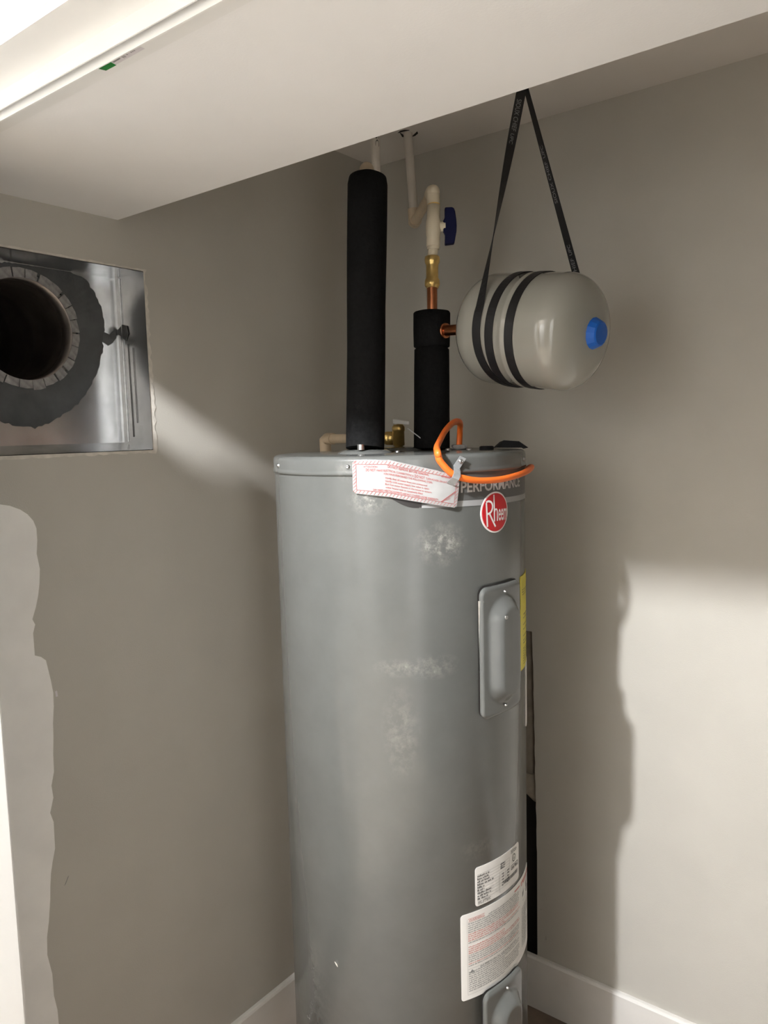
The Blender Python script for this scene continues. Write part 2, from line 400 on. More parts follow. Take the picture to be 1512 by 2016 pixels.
# ragged gypsum lip round the duct opening
lip = MB(); rs = random.Random(3)
zs = [DZ0-0.004 + (DZ1+0.004-DZ0+0.004)*i/40 for i in range(41)]
out = [(DY1 + 0.010 + 0.0035*rs.uniform(-1, 1) - 0.006*(i/40), z) for i, z in enumerate(zs)]
for i in range(40):
    (a, za), (b, zb) = out[i], out[i+1]
    lip.prism([(DY1-0.001, za), (a, za), (b, zb), (DY1-0.001, zb)], lambda u, v, h: V((h, u, v)), -0.008, 0.0009)
ys = [DY0 + (DY1+0.006-DY0)*i/40 for i in range(41)]
ob = [(y, DZ0 - 0.003 - 0.0035*rs.random()) for y in ys]
for i in range(40):
    (a, za), (b, zb) = ob[i], ob[i+1]
    lip.prism([(a, za), (b, zb), (b, DZ0+0.0012), (a, DZ0+0.0012)], lambda u, v, h: V((h, u, v)), -0.008, 0.0012)
ob = [(y, DZ1 + 0.002 + 0.0025*rs.random()) for y in ys]
for i in range(40):
    (a, za), (b, zb) = ob[i], ob[i+1]
    lip.prism([(a, DZ1-0.0005), (b, DZ1-0.0005), (b, zb), (a, za)], lambda u, v, h: V((h, u, v)), -0.008, 0.0007)
lip.build('gypsum_edge', GYPSUM, wl, label='crumbled cream gypsum edge round the duct opening')
# cavity behind the right wall hole
cv = MB(); y1 = 0.105
cv.box((0.18, y1, 0.0), (0.70, y1+0.01, 1.3)); cv.box((0.17, 0.0125, 0.0), (0.18, y1, 1.3)); cv.box((0.18, 0.0125, 1.29), (0.62, y1, 1.3)); cv.box((0.18,0.0125,0),(0.62,y1,.01))
cv.build('cavity_lining', DARK, wr)
MB().box((0.513, 0.0128, 0.012), (0.551, 0.100, 1.288)).build('stud', STUDW, wr, label='brown wooden stud inside the wall hole')
rg = MB(); rs = random.Random(5)
zz = [GZ0 + (GZ1-GZ0)*i/44 for i in range(45)]
oo = [(GX1 - 0.002 + 0.012*(1-i/44) + 0.0009*rs.uniform(-1, 1) - 0.006*(i/44), z) for i, z in enumerate(zz)]
for i in range(44):
    (a, za), (b, zb) = oo[i], oo[i+1]
    rg.prism([(GX1+0.0008, za), (GX1+0.0008, zb), (b-0.004, zb), (a-0.004, za)] if a-0.004 < GX1 else [(GX1+0.0002, za), (GX1+0.0002, zb), (GX1, zb), (GX1, za)], lambda u, v, h: V((u, h, v)), 0.0002, 0.0122)
rg.build('cut_edge', GREIGE, wr)
for x, z, w, h in ((0.5233, 0.33, 0.006, 0.022), (0.526, 0.213, 0.003, 0.016), (0.5344, 0.63, 0.006, 0.004), (0.512, 0.29, 0.003, 0.004)):
    MB().add([(x-w, -0.0003, z-h/2), (x+w, -0.0035, z-h/3), (x+w*0.2, -0.0006, z+h/2), (x-w*.4, -0.0005, z+h*.2)], [(0, 1, 2, 3)]).build('paper_tear', GREIGE, wr)
MB().prism([(-1.066, 0.715), (-1.0635, 0.717), (-1.0555, 0.731), (-1.058, 0.729)], lambda u, v, h: V((h, u, v)), 0, 0.0006).build('scratch', GREYINK, wl)
MB().prism([(-1.056, 1.10), (-1.052, 1.10), (-1.053, 1.112), (-1.057, 1.111)], lambda u, v, h: V((h, u, v)), 0, 0.0006).build('filler_spot', PALEST, wl)
# pipe inside the wall
ip = empty('waste_pipe', (0.462, 0.06, 0.55), 'grey brown plastic waste pipe standing inside the hole in the wall', 'pipe')
GREYP = mat('grimy_grey_pipe', (0.26, 0.22, 0.17), 0.5, noise=0.2, nscale=30)
MB().tube([(0.457, 0.055, 0.645), (0.452, 0.055, 1.285)], 0.021, 24).build('pipe', GREYP, ip)
MB().tube([(0.4585, 0.055, 0.65), (0.458, 0.055, 0.62), (0.462, 0.056, 0.60), (0.475, 0.06, 0.588), (0.495, 0.062, 0.585)], [0.0255, 0.0255, 0.026, 0.026, 0.0255], 24).build('elbow', mat('grimy_pale_fitting', (0.36, 0.31, 0.24), 0.5, noise=0.2, nscale=30), ip)

# ------------------------------------------------------------------ air duct boot in the left wall
DX = -0.094
du = empty('air_duct', (-0.05, -1.017, DZ0), 'galvanised sheet metal duct boot with a round black opening set in the left wall', 'duct')
g = 0.0025
MB().grid(lambda s, t: V((lerp(0.002, DX, s), DY1-g - 0.004*s, lerp(DZ0+g, DZ1-g, t) )), 6, 10, False).build('side_panel', GALV, du)
MB().grid(lambda s, t: V((lerp(0.002, DX, s), lerp(DY0+g, DY1-g, t), DZ1-g-0.001*s)), 6, 10, False).build('top_panel', GALV, du)
MB().grid(lambda s, t: V((lerp(0.002, DX, s), lerp(DY0+g, DY1-g, t), DZ0+g+0.016*s)), 6, 10, False).build('bottom_panel', GALV, du)
MB().grid(lambda s, t: V((lerp(0.002, DX, s), DY0+g, lerp(DZ0+g, DZ1-g, t) )), 4, 4, False).build('side_panel', GALV, du)
CY, CZ, CR = -1.017, 1.8155, 0.100
# back panel with a round hole
bpn = MB(); NS = 64; ring = []; rect = []
y0, y1_, z0, z1 = DY0+g, DY1-g-0.004, DZ0+g+0.016, DZ1-g-0.001
for k in range(NS):
    a = 2*pi*k/NS; c, s = math.cos(a), math.sin(a)
    ring.append(V((DX, CY+CR*c, CZ+CR*s)))
    tm = min(((y1_-CY)/c if c > 1e-6 else 9), ((y0-CY)/c if c < -1e-6 else 9), ((z1-CZ)/s if s > 1e-6 else 9), ((z0-CZ)/s if s < -1e-6 else 9))
    rect.append(V((DX, CY+tm*c, CZ+tm*s)))
bpn.add(ring + rect, [[k, (k+1) % NS, NS+(k+1) % NS, NS+k] for k in range(NS)])
for cy_, cz_ in ((y1_, z1), (y1_, z0), (y0, z0), (y0, z1)):
    k = max(range(NS), key=lambda q: (rect[q].y-CY)*(cy_-CY) + (rect[q].z-CZ)*(cz_-CZ) - 5*abs((rect[q].y-CY)*(cz_-CZ) - (rect[q].z-CZ)*(cy_-CY)))
    for k2 in (k-1, k):
        A, B = rect[k2 % NS], rect[(k2+1) % NS]
        if abs(A.y-B.y) > 1e-5 and abs(A.z-B.z) > 1e-5: bpn.add([A, B, V((DX, cy_, cz_))], [(0, 1, 2)])
bpn.build('back_panel', GALV, du)
# mastic smeared round the collar
ctl = [(0,0.1735),(10,0.181),(25,0.184),(40,0.180),(55,0.156),(67,0.140),(80,0.127),(95,0.1265),(110,0.127),(125,0.155),(150,0.175),(180,0.18),(215,0.185),(240,0.187),(262,0.190),(272,0.193),(283,0.186),(290,0.182),(300,0.178),(310,0.177),(320,0.174),(332,0.170),(343,0.172),(352,0.172),(360,0.1735)]
rs = random.Random(11)
def mr(a):
    for (a0, r0), (a1, r1) in zip(ctl, ctl[1:]):
        if a0 <= a <= a1: return lerp(r0, r1, (a-a0)/(a1-a0))
    return 0.17
NM = 160; inn = []; mid = []; outr = []
for k in range(NM):
    a = 360*k/NM; A = math.radians(a); r = mr(a) + rs.uniform(-0.0022, 0.0022)
    r = min(r, *( [ (z1-CZ-0.0006)/math.sin(A) ] if math.sin(A) > 0.05 else [9] ), *( [ (z0-CZ+0.0006)/math.sin(A) ] if math.sin(A) < -0.05 else [9] ), *([ (y1_-CY-0.0006)/math.cos(A)] if math.cos(A) > .05 else [9]), *([ (y0-CY+0.0006)/math.cos(A)] if math.cos(A) < -.05 else [9]))
    def P(rr, h): return V((DX+h, CY+rr*math.cos(A), CZ+rr*math.sin(A)))
    inn.append(P(CR+0.012, 0.0035)); mid.append(P(r-0.004, 0.003)); outr.append(P(r, 0.0004))
mm = MB(); mm.add(inn+mid+outr, [[k, NM+k, NM+(k+1) % NM, (k+1) % NM] for k in range(NM)] + [[NM+k, 2*NM+k, 2*NM+(k+1) % NM, NM+(k+1) % NM] for k in range(NM)], True)
mm.build('mastic', MASTIC, du, label='dark grey mastic smeared round the collar')
# splashes of mastic across the corner
for ctr, pts in (((DX, -0.835, 1.815), [(-.012,.012),(.006,.006),(.021,.018),(.0225,.0),(.012,-.012),(.002,-.018),(-.012,-.01)]),):
    sp = MB(); sp.prism([(ctr[1]+a, ctr[2]+b) for a, b in pts], lambda u, v, h: V((DX+h, u, v)), 0.0004, 0.0015); sp.build('mastic_splash', MASTIC, du)
sp = MB(); sp.prism([(-0.092, 1.833), (-0.075, 1.842), (-0.06, 1.838), (-0.056, 1.822), (-0.066, 1.806), (-0.080, 1.816), (-0.092, 1.822)], lambda u, v, h: V((u, DY1-g-0.004-h, v)), 0.0, 0.0012); sp.build('mastic_splash', MASTIC, du)
MB().prism([(-0.0605, 1.60), (-0.059, 1.60), (-0.0605, 1.80), (-0.0615, 1.80)], lambda u, v, h: V((u, DY1-g-0.003-h, v)), 0.0003, 0.0012).build('mastic_drip', DARK, du)
MB().prism([(-0.0445, 1.63), (-0.0435, 1.63), (-0.0445, 1.79), (-0.045, 1.79)], lambda u, v, h: V((u, DY1-g-0.0025-h, v)), 0.0003, 0.0012).build('mastic_drip', DARK, du)
MB().box((-0.0785, DY1-g-0.0062, DZ0+0.02), (-0.077, DY1-g-0.0045, DZ1-0.006)).build('seam', STEEL, du)
# round duct behind, ribbed
prof = [(CR, 0.0)]
for i in range(1, 40):
    prof.append((CR - 0.001 - (0.0035 if i % 8 == 4 else 0), -0.012*i))
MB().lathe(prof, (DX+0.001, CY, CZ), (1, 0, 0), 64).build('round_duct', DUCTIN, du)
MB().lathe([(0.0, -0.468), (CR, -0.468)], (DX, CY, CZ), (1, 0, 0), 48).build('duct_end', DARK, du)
MB().lathe([(CR+0.0005, -0.03), (CR+0.0005, 0.004), (CR-0.0015, 0.0045), (CR-0.002, -0.03)], (DX, CY, CZ), (1, 0, 0), 64).build('collar', mat('collar_metal', (0.30, 0.27, 0.25), 0.35, 0.9, noise=.2, nscale=40), du)
# bent tabs
rs = random.Random(2); NT = 25
for k in range(NT):
    a0 = 2*pi*(k+0.05+rs.uniform(-0.06, 0.05))/NT; a1 = 2*pi*(k+0.95+rs.uniform(-0.06, 0.06))/NT
    r0, r1 = CR-0.001, CR + 0.0175 + rs.uniform(-0.003, 0.0015)
    h0, h1, h2 = 0.0055, 0.0035 + rs.uniform(0.0, 0.005), 0.0035 + rs.uniform(0, 0.0045)
    tb = MB()
    def Q(r, a, h): return V((DX+h, CY+r*math.cos(a), CZ+r*math.sin(a)))
    am = (a0+a1)/2
    tb.add([Q(r0, a0, h0), Q(r0, am, h0+0.0006), Q(r0, a1, h0), Q(r1, a1, h1), Q(r1+0.0006, am, h1+0.0004), Q(r1, a0, h2), Q(r1, a1, 0.001), Q(r1, a0, 0.001), Q(r0, a0, 0.001), Q(r0, a1, 0.001)],
           [(0, 1, 4, 5), (1, 2, 3, 4), (3, 6, 7, 5), (2, 9, 6, 3), (0, 5, 7, 8)])
    tb.build('tab', GALVTAB, du)

# ------------------------------------------------------------------ water heater
wh = empty('water_heater', (HX, HY, 0.0), 'tall grey cylindrical electric water heater with a red round badge, standing in the closet corner', 'water heater')
MB().lathe([(0.0, 0.02), (HR-0.012, 0.02), (HR, 0.03), (HR, 1.5225)], (HX, HY, 0), seg=160).build('jacket', HEAT, wh)
MB().lathe([(HR+0.0005, 1.5205), (HR+0.0030, 1.5215), (HR+0.0034, 1.5255), (HR+0.0022, 1.5285), (HR+0.0018, 1.5310), (HR+0.0018, 1.5465), (HR+0.0004, 1.5515), (HR-0.004, 1.5548), (HR-0.012, 1.5560), (0.0, 1.5562)], (HX, HY, 0), seg=160).build('top_pan', HEAT, wh)
MB().lathe([(HR-0.02, 0.0), (HR-0.005, 0.0), (HR-0.005, 0.025), (HR-0.02, 0.025)], (HX, HY, 0), seg=80, closed=True).build('base_ring', BLACKP, wh)
def screw(az, z, off, r, parent, material=STEEL):
    a = math.radians(az); ax = (math.cos(a), math.sin(a), 0)
    MB().lathe([(r*1.25, 0.0), (r*1.25, 0.0010), (r, 0.0016), (r*0.9, 0.0032), (r*0.5, 0.0042), (r*0.45, 0.0034), (0.0, 0.0034)], hyl(az, z, off), ax, 14).build('screw', material, parent)
for az in (-118.5, -74.0, -29.5, 17.5, 62):
    screw(az, 1.5372, 0.0015, 0.0034, wh)
# escutcheons on the top
for (x, y, r, nm) in ((0.4244, -0.6025, 0.056, 'nipple_collar'), (0.3873, -0.4388, 0.058, 'valve_collar')):
    MB().lathe([(r, 1.5555), (r-0.002, 1.558), (r-0.012, 1.5625), (0.02, 1.5640), (0.0, 1.5640)], (x, y, 0), seg=40).build(nm, HEATP, wh)
MB().lathe([(0.015, 1.555), (0.015, 1.5620), (0.012, 1.5635), (0.0, 1.5635)], (0.5918, -0.4076, 0), seg=20).build('plug', BLACKP, wh)
for x, y in ((0.4655, -0.548), (0.505, -0.42), (0.560, -0.425)):
    MB().lathe([(0.006, 1.556), (0.0055, 1.5592), (0.0, 1.560)], (x, y, 0), seg=14).build('screw', STEEL, wh)
# decal band, stripe, lettering, badge
NB = 60
def az_t(a0, a1, t): return lerp(a0, a1, t)
MB().grid(lambda s, t: hyl(lerp(-44, 40, s), lerp(1.4665, 1.520, t), 0.0004), NB, 1).build('decal', DECAL, wh, label='dark grey printed band')
MB().grid(lambda s, t: hyl(lerp(-46, 40, s), 1.4560 + 0.0055*(1-s) + lerp(0.0, 0.0105, t)*min(1, 0.35+s*6) , 0.0007), NB, 1).build('stripe', STRIPE, wh)
tl = MB(); tl.grid(lambda s, t: hyl(lerp(-59.5, -45, s), lerp(1.4885 - 0.0265*math.sin(min(1, s*1.15)*pi/2), 1.4905, t), 0.0008), 20, 1); tl.build('decal_tail', DECALB, wh)
pt = MB(); put_text(pt, 'PERFORMANCE', lambda u, v: hyl(u, v, 0.0009), -28.5, 11.0, 1.4860, 1.5055, 0.022); pt.build('lettering', PERFT, wh)
bdg = MB(); BAZ, BZ, BR = -10.6, 1.4440, 0.0385
def bmap(x, y, off): return hyl(BAZ + math.degrees(x*BR/HR), BZ + y*BR, off)
def disc(r, off):
    mb = MB(); N = 48
    vs = [bmap(0, 0, off)]; fs = []
    for j in range(1, 5):
        for k in range(N): vs.append(bmap(r*j/4*math.cos(2*pi*k/N), r*j/4*math.sin(2*pi*k/N), off))
    fs += [[0, 1+k, 1+(k+1) % N] for k in range(N)]
    for j in range(3):
        for k in range(N): fs.append([1+j*N+k, 1+(j+1)*N+k, 1+(j+1)*N+(k+1) % N, 1+j*N+(k+1) % N])
    rim = len(vs)-N
    for k in range(N): vs.append(bmap(r*math.cos(2*pi*k/N), r*math.sin(2*pi*k/N), 0.0))
    fs += [[rim+k, len(vs)-N+k, len(vs)-N+(k+1) % N, rim+(k+1) % N] for k in range(N)]
    return mb.add(vs, fs)
badge = disc(1.0, 0.0014).build('badge', LOGOW, wh, label='round red maker badge with a white rim')
disc(0.925, 0.0018).build('badge_field', LOGOR, badge)
def stroke(mb, pts, w, off=0.0023):
    P = [V((a, b, 0)) for a, b in pts]
    if len(P) > 2: P = smooth_path(P, 5)
    vs = []
    for i, p in enumerate(P):
        t = (P[min(i+1, len(P)-1)] - P[max(i-1, 0)]).normalized(); nn = V((-t.y, t.x, 0))
        for sg in (1, -1): vs.append(bmap(p.x+nn.x*w/2*sg, p.y+nn.y*w/2*sg, off))
    mb.add(vs, [[2*i, 2*i+1, 2*i+3, 2*i+2] for i in range(len(P)-1)])
lg = MB()
stroke(lg, [(-0.66, 0.50), (-0.63, 0.0), (-0.60, -0.66)], 0.10)
stroke(lg, [(-0.68, 0.53), (-0.50, 0.57), (-0.32, 0.50), (-0.24, 0.34), (-0.28, 0.14), (-0.42, 0.0), (-0.62, -0.05)], 0.10)
stroke(lg, [(-0.46, -0.02), (-0.26, -0.36), (-0.04, -0.70)], 0.10)
stroke(lg, [(-0.14, 0.86), (-0.12, 0.2), (-0.11, -0.44)], 0.085)
stroke(lg, [(-0.12, -0.02), (-0.04, 0.14), (0.06, 0.13), (0.10, 0.0), (0.10, -0.43)], 0.075)
put_text(lg, 'eem', lambda u, v: bmap(u, v, 0.0023), 0.19, 0.88, -0.42, 0.42, 0.008)
lg.build('badge_lettering', LOGOW, badge)

# access covers
def cover(azc, zc, zh, gap_shade=True):
    hw = 13.4                                  # half width in degrees
    W, Hh, cr_ = hw, zh/2, 0.016
    root = None
    def rr(u, v):    # square to rounded rectangle (u,v in -1..1)
        x = u*math.radians(W)*HR; y = v*Hh
        X, Y = math.radians(W)*HR, Hh
        dx, dy = max(0, abs(x)-(X-cr_)), max(0, abs(y)-(Y-cr_))
        if dx > 0 and dy > 0:
            m_ = max(dx, dy); l = math.hypot(dx, dy)
            x = math.copysign(X-cr_+dx*m_/l, x); y = math.copysign(Y-cr_+dy*m_/l, y)
        return x, y, min(1-abs(u), 1-abs(v))
    def hgt(x, y, e):
        base = 0.0105 + 0.004*max(0, -x/(math.radians(W)*HR))
        ex = min(1, e/0.05)
        base = base - 0.004*(1-math.sin(ex*pi/2))
        # raised pill with a crisp crest
        d = math.hypot(x, max(0, abs(y)-0.0585))
        t = min(1, max(0, (0.046-d)/(0.046-0.0235)))
        t = 0.72*t + 0.28*t*t*(3-2*t)
        return base + 0.019*t
    mb = MB(); NU, NV = 44, 72
    def fn(s, t):
        x, y, e = rr(2*s-1, 2*t-1)
        return hyl(azc + math.degrees(x/HR), zc + y, hgt(x, y, e))
    mb.grid(fn, NU, NV, True)
    # skirt back to the jacket
    edge = [(i/NU, 0) for i in range(NU)] + [(1, j/NV) for j in range(NV)] + [(1-i/NU, 1) for i in range(NU)] + [(0, 1-j/NV) for j in range(NV)]
    vs = []
    for s, t in edge:
        x, y, e = rr(2*s-1, 2*t-1); h = hgt(x, y, 0)
        vs += [hyl(azc+math.degrees(x/HR), zc+y, h), hyl(azc+math.degrees(x/HR), zc+y, h-0.0045)]
    n_ = len(edge)
    mb.add(vs, [[2*i, 2*i+1, 2*((i+1) % n_)+1, 2*((i+1) % n_)] for i in range(n_)])
    c = mb.build('access_cover', HEATP, wh)
    gk = MB()
    def gf(s, t):
        x, y, e = rr(2*s-1, 2*t-1); return hyl(azc - 0.35 + math.degrees(x*1.005/HR), zc + 0.0025 + y*1.004, 0.0035)
    gk.grid(gf, 20, 40, True); gk.build('gap_shade', DARK, c)  # near-black sheet puts the shade of the gap behind the cover into colour
    for v in (zh/2-0.014, -zh/2+0.016):
        screw(azc+0.2, zc+v, 0.0105, 0.0024, c)
    return c
c1 = cover(-7.9, 1.1815, 0.251); c1['label'] = 'upper pressed steel access cover'
screw(-11.9, 1.2500, 0.0285, 0.0042, c1)
fl = MB(); fl.grid(lambda s, t: hyl(lerp(-21.9, -20.4, s) + 1.4*(1-t)*0.5, lerp(1.150, 1.284, t), 0.0035 + 0.011*t*(0.3+0.7*s)), 3, 12, True); fl.build('insulation_flap', STEEL, c1, label='crinkled foil behind the cover edge')
c2 = cover(-8.4, 0.378, 0.251); c2['label'] = 'lower pressed steel access cover'

# printed labels
def sheet(name, a0, a1, z0, z1, off, material, corner=0.006, skew0=0.0, skew1=0.0, parent=wh, **kw):
    mb = MB(); N = 30
    W = math.radians(a1-a0)*HR
    top, bot = [], []
    for i in range(N+1):
        s = i/N; q_ = corner*1.05/W
        s = q_*(1-math.cos(i/6*pi/2)) if i < 6 else (1-q_*(1-math.cos((N-i)/6*pi/2)) if i > N-6 else lerp(q_, 1-q_, (i-6)/(N-12))); x = s*W
        d = max(0, corner-x, x-(W-corner)); c = corner-math.sqrt(max(0, corner**2-d*d)) if d > 0 else 0
        top.append(hyl(lerp(a0, a1, s), z1-c+skew1*s, off)); bot.append(hyl(lerp(a0, a1, s), z0+c+skew0*s, off))
    mb.add(bot+top, [[i, i+1, N+2+i, N+1+i] for i in range(N)], True)
    # thin edge
    loop = bot + top[::-1]; base = []
    for p in loop:
        d = V((p.x-HX, p.y-HY, 0)); d.normalize(); base.append(p - d*(off-0.0002))
    k = len(loop); mb.add(loop+base, [[i, k+i, k+(i+1) % k, (i+1) % k] for i in range(k)])
    return mb.build(name, material, parent, **kw)
def words(mb, fn, u0, u1, v, h, rs, du_=0.30, fill=1.0):   # a row of small unreadable print: letter strokes grouped in words
    u = u0; end = u0 + (u1-u0)*fill
    while u < end:
        for _ in range(rs.randint(2, 8)):
            if u + du_*0.7 > end: break
            hh = h*rs.choice((0.62, 0.66, 0.66, 1.0))
            mb.add([fn(u, v), fn(u+du_*0.72, v), fn(u+du_*0.72, v+hh), fn(u, v+hh)], [(0, 1, 2, 3)])
            u += du_
        u += du_*0.8
rs = random.Random(21)
l1 = sheet('rating_label', -24.1, 6.6, 0.6850, 0.7640, 0.0007, PAPER, label='white rating plate label with ruled rows')
f1 = lambda u, v: hyl(lerp(-24.1, 6.6, u), lerp(0.6850, 0.7640, v), 0.0011)
f1b = lambda u, v: hyl(lerp(-24.1, 6.6, u), lerp(0.6850, 0.7640, v), 0.0010)
ln = MB()
def hline(mb, fn, u0, u1, v, w=0.008, n=8):
    for i in range(n):
        a, b = lerp(u0, u1, i/n), lerp(u0, u1, (i+1)/n)
        mb.add([fn(a, v), fn(b, v), fn(b, v+w), fn(a, v+w)], [(0, 1, 2, 3)])
def vline(mb, fn, u, v0, v1, w=0.006):
    mb.add([fn(u, v0), fn(u+w, v0), fn(u+w, v1), fn(u, v1)], [(0, 1, 2, 3)])
for i in range(10): hline(ln, f1b, 0.03, 0.70, 0.145+i*0.073)
vline(ln, f1b, 0.44, 0.145, 0.50); vline(ln, f1b, 0.46, 0.05, 0.60); vline(ln, f1b, 0.60, 0.2, 0.58); vline(ln, f1b, 0.70, 0.18, 0.80)
ln.build('rules', LINEINK, l1, kind='stuff')
pr = MB()
for i, tx in enumerate(('MFG.DATE', 'UPPER WATTS', 'LOWER WATTS', 'VOLTS', 'WATTS', 'CAP. U.S. GAL', 'SERIAL NO.', 'MODEL NO.', 'MFG. DATE')):
    words(pr, f1, 0.035, 0.035 + 0.03*len(tx)*0.8, 0.165+i*0.073, 0.042, rs, 0.016)
for j in range(3): words(pr, f1, 0.48, 0.58 + 0.01*j, 0.66+0.055*j, 0.045, rs, 0.016)
for i in range(5):
    for uu in (0.51, 0.64): words(pr, f1, uu, uu+0.05, 0.20+i*0.075, 0.05, rs, 0.016)
for j in range(3): words(pr, f1, 0.04, 0.28, 0.045+0.03*j, 0.02, rs, 0.011)
for j in range(3): words(pr, f1, 0.74, 0.92, 0.88+0.03*j-0.02, 0.022, rs, 0.014)
# certification ring, bar panel, strip of bars
for k in range(20):
    a0_, a1_ = 2*pi*k/20, 2*pi*(k+1)/20
    pr.add([f1(0.83+r*0.048*math.cos(a), 0.70+r*0.10*math.sin(a)) for r, a in ((0.78, a0_), (1, a0_), (1, a1_), (0.78, a1_))], [(0, 1, 2, 3)])
put_text(pr, 'UL', f1, 0.805, 0.855, 0.665, 0.735)
bx = [(0.745, 0.42, 0.955, 0.437), (0.745, 0.523, 0.955, 0.54), (0.745, 0.42, 0.756, 0.54), (0.944, 0.42, 0.955, 0.54)]
for a, b, c, d in bx: pr.add([f1(a, b), f1(c, b), f1(c, d), f1(a, d)], [(0, 1, 2, 3)])
words(pr, f1, 0.77, 0.935, 0.455, 0.06, rs, 0.016)
u = 0.54
while u < 0.93:
    w = rs.choice((0.004, 0.006, 0.009)); pr.add([f1(u, 0.22), f1(u+w, 0.22), f1(u+w, 0.31), f1(u, 0.31)], [(0, 1, 2, 3)]); u += w + rs.choice((0.004, 0.006))
pr.build('print', INK, l1, kind='stuff')

l2 = sheet('warning_label', -31.5, 24.0, 0.5000, 0.6765, 0.0007, PAPER, label='large white warning label in red and black print')
A0, A1, Z0, Z1 = -31.5, 24.0, 0.5000, 0.6765
f2 = lambda u, v: hyl(lerp(A0, A1, u), lerp(Z0, Z1, v), 0.0011)
f2b = lambda u, v: hyl(lerp(A0, A1, u), lerp(Z0, Z1, v), 0.0010)
rd, bk = MB(), MB()
nrow = 34
for i in range(nrow):
    v = 0.90 - i*0.0245
    red = 6 <= i <= 9 or 12 <= i <= 15 or i == 20
    if i in (11, 22): continue
    start = 0.065
    if i == 0:
        words(bk, f2, 0.26, 0.62, v, 0.016, rs, 0.0062); continue
    if i == 23:
        words(bk, f2, 0.17, 0.62, v-0.004, 0.02, rs, 0.008); continue
    fill = rs.choice((0.98, 0.99, 0.97, 0.6, 0.95))
    words(rd if red else bk, f2, start, 0.70, v, 0.0155, rs, 0.0060, fill)
put_text(rd, 'WARNING', f2, 0.07, 0.215, 0.908, 0.935); hline(rd, f2b, 0.065, 0.22, 0.902, 0.0035); hline(rd, f2b, 0.065, 0.22, 0.938, 0.003)
hline(rd, f2b, 0.60, 0.70, 0.927, 0.018, 3)
hline(rd, f2b, 0.735, 0.985, 0.895, 0.055, 6)
for i in range(22): words(bk, f2, 0.745, 0.975, 0.60-i*0.0225, 0.0145, rs, 0.0062, rs.choice((0.95, 0.9, 0.6)))
wt = MB(); put_text(wt, 'DANGER', lambda u, v: hyl(lerp(A0, A1, u), lerp(Z0, Z1, v), 0.0013), 0.80, 0.96, 0.907, 0.935)
wt.add([f2(0.745, 0.902), f2(0.785, 0.902), f2(0.765, 0.943)], [(0, 1, 2)]); wt.build('print', PAPER, l2, kind='stuff')
# small black pictograms: hands and a splash
for cx_, cy_, pts in ((0.90, 0.83, [(-.03,-.05),(.0,-.06),(.02,-.01),(.05,.05),(.03,.055),(.0,.01),(-.01,.03),(-.03,.0)]), (0.80, 0.775, [(-.03,-.04),(-.005,-.03),(.02,.02),(.03,.04),(.0,.03),(-.03,.02)]), (0.92, 0.745, [(-.04,-.02),(-.01,-.05),(.02,-.03),(.05,-.01),(.04,.02),(.01,.03),(-.01,.01),(-.03,.01)])):
    bk.add([f2(cx_+a, cy_+b) for a, b in pts], [list(range(len(pts)))])
hline(bk, f2, 0.78, 0.90, 0.685, 0.004, 3)
fr = MB()
hline(fr, f2b, 0.055, 0.72, 0.055, 0.003); vline(fr, f2b, 0.055, 0.055, 0.94, 0.002); vline(fr, f2b, 0.722, 0.06, 0.96, 0.002); hline(fr, f2b, 0.06, 0.70, 0.352, 0.004); fr.build('rules', LINEINK, l2, kind='stuff')
bk.add([f2(0.07, 0.325-0.02), f2(0.12, 0.325-0.02), f2(0.095, 0.35-0.005)], [(0, 1, 2)])
rd.build('print', PALERED, l2, kind='stuff'); bk.build('print', GREYINK, l2, kind='stuff')

l3 = sheet('energy_label', 10.9, 52, 1.1130, 1.3050, 0.0012, YELLOW, 0.002, label='yellow energy label at the right side')
f3 = lambda u, v: hyl(lerp(10.9, 52, u), lerp(1.1130, 1.3050, v), 0.0016)
ek = MB()
ek.add([f3(0.06, 0.885), f3(0.9, 0.885), f3(0.9, 0.955), f3(0.06, 0.955)], [(0, 1, 2, 3)])
for vv in (0.845, 0.82, 0.795): words(ek, f3, 0.06, 0.9, vv, 0.012, rs, 0.011)
hline(ek, f3, 0.12, 0.9, 0.575, 0.010)
for vv in (0.54, 0.47, 0.42, 0.35, 0.30, 0.27): words(ek, f3, 0.1, 0.8, vv, 0.013, rs, 0.012, 0.5)
for i in range(7): words(ek, f3, 0.1, 0.9, 0.05+i*0.027, 0.014, rs, 0.01)
ek.build('print', INK, l3, kind='stuff')
ey = MB(); put_text(ey, 'ENERGYGUIDE', lambda u, v: hyl(lerp(10.9, 52, u), lerp(1.1130, 1.3050, v), 0.0018), 0.09, 0.87, 0.90, 0.94); ey.build('print', YELLOW, l3, kind='stuff')
sheet('paper_slip', 21.0, 44, 0.981, 1.1180, 0.0020, PAPER, 0.001, label='white paper slip below the yellow label')

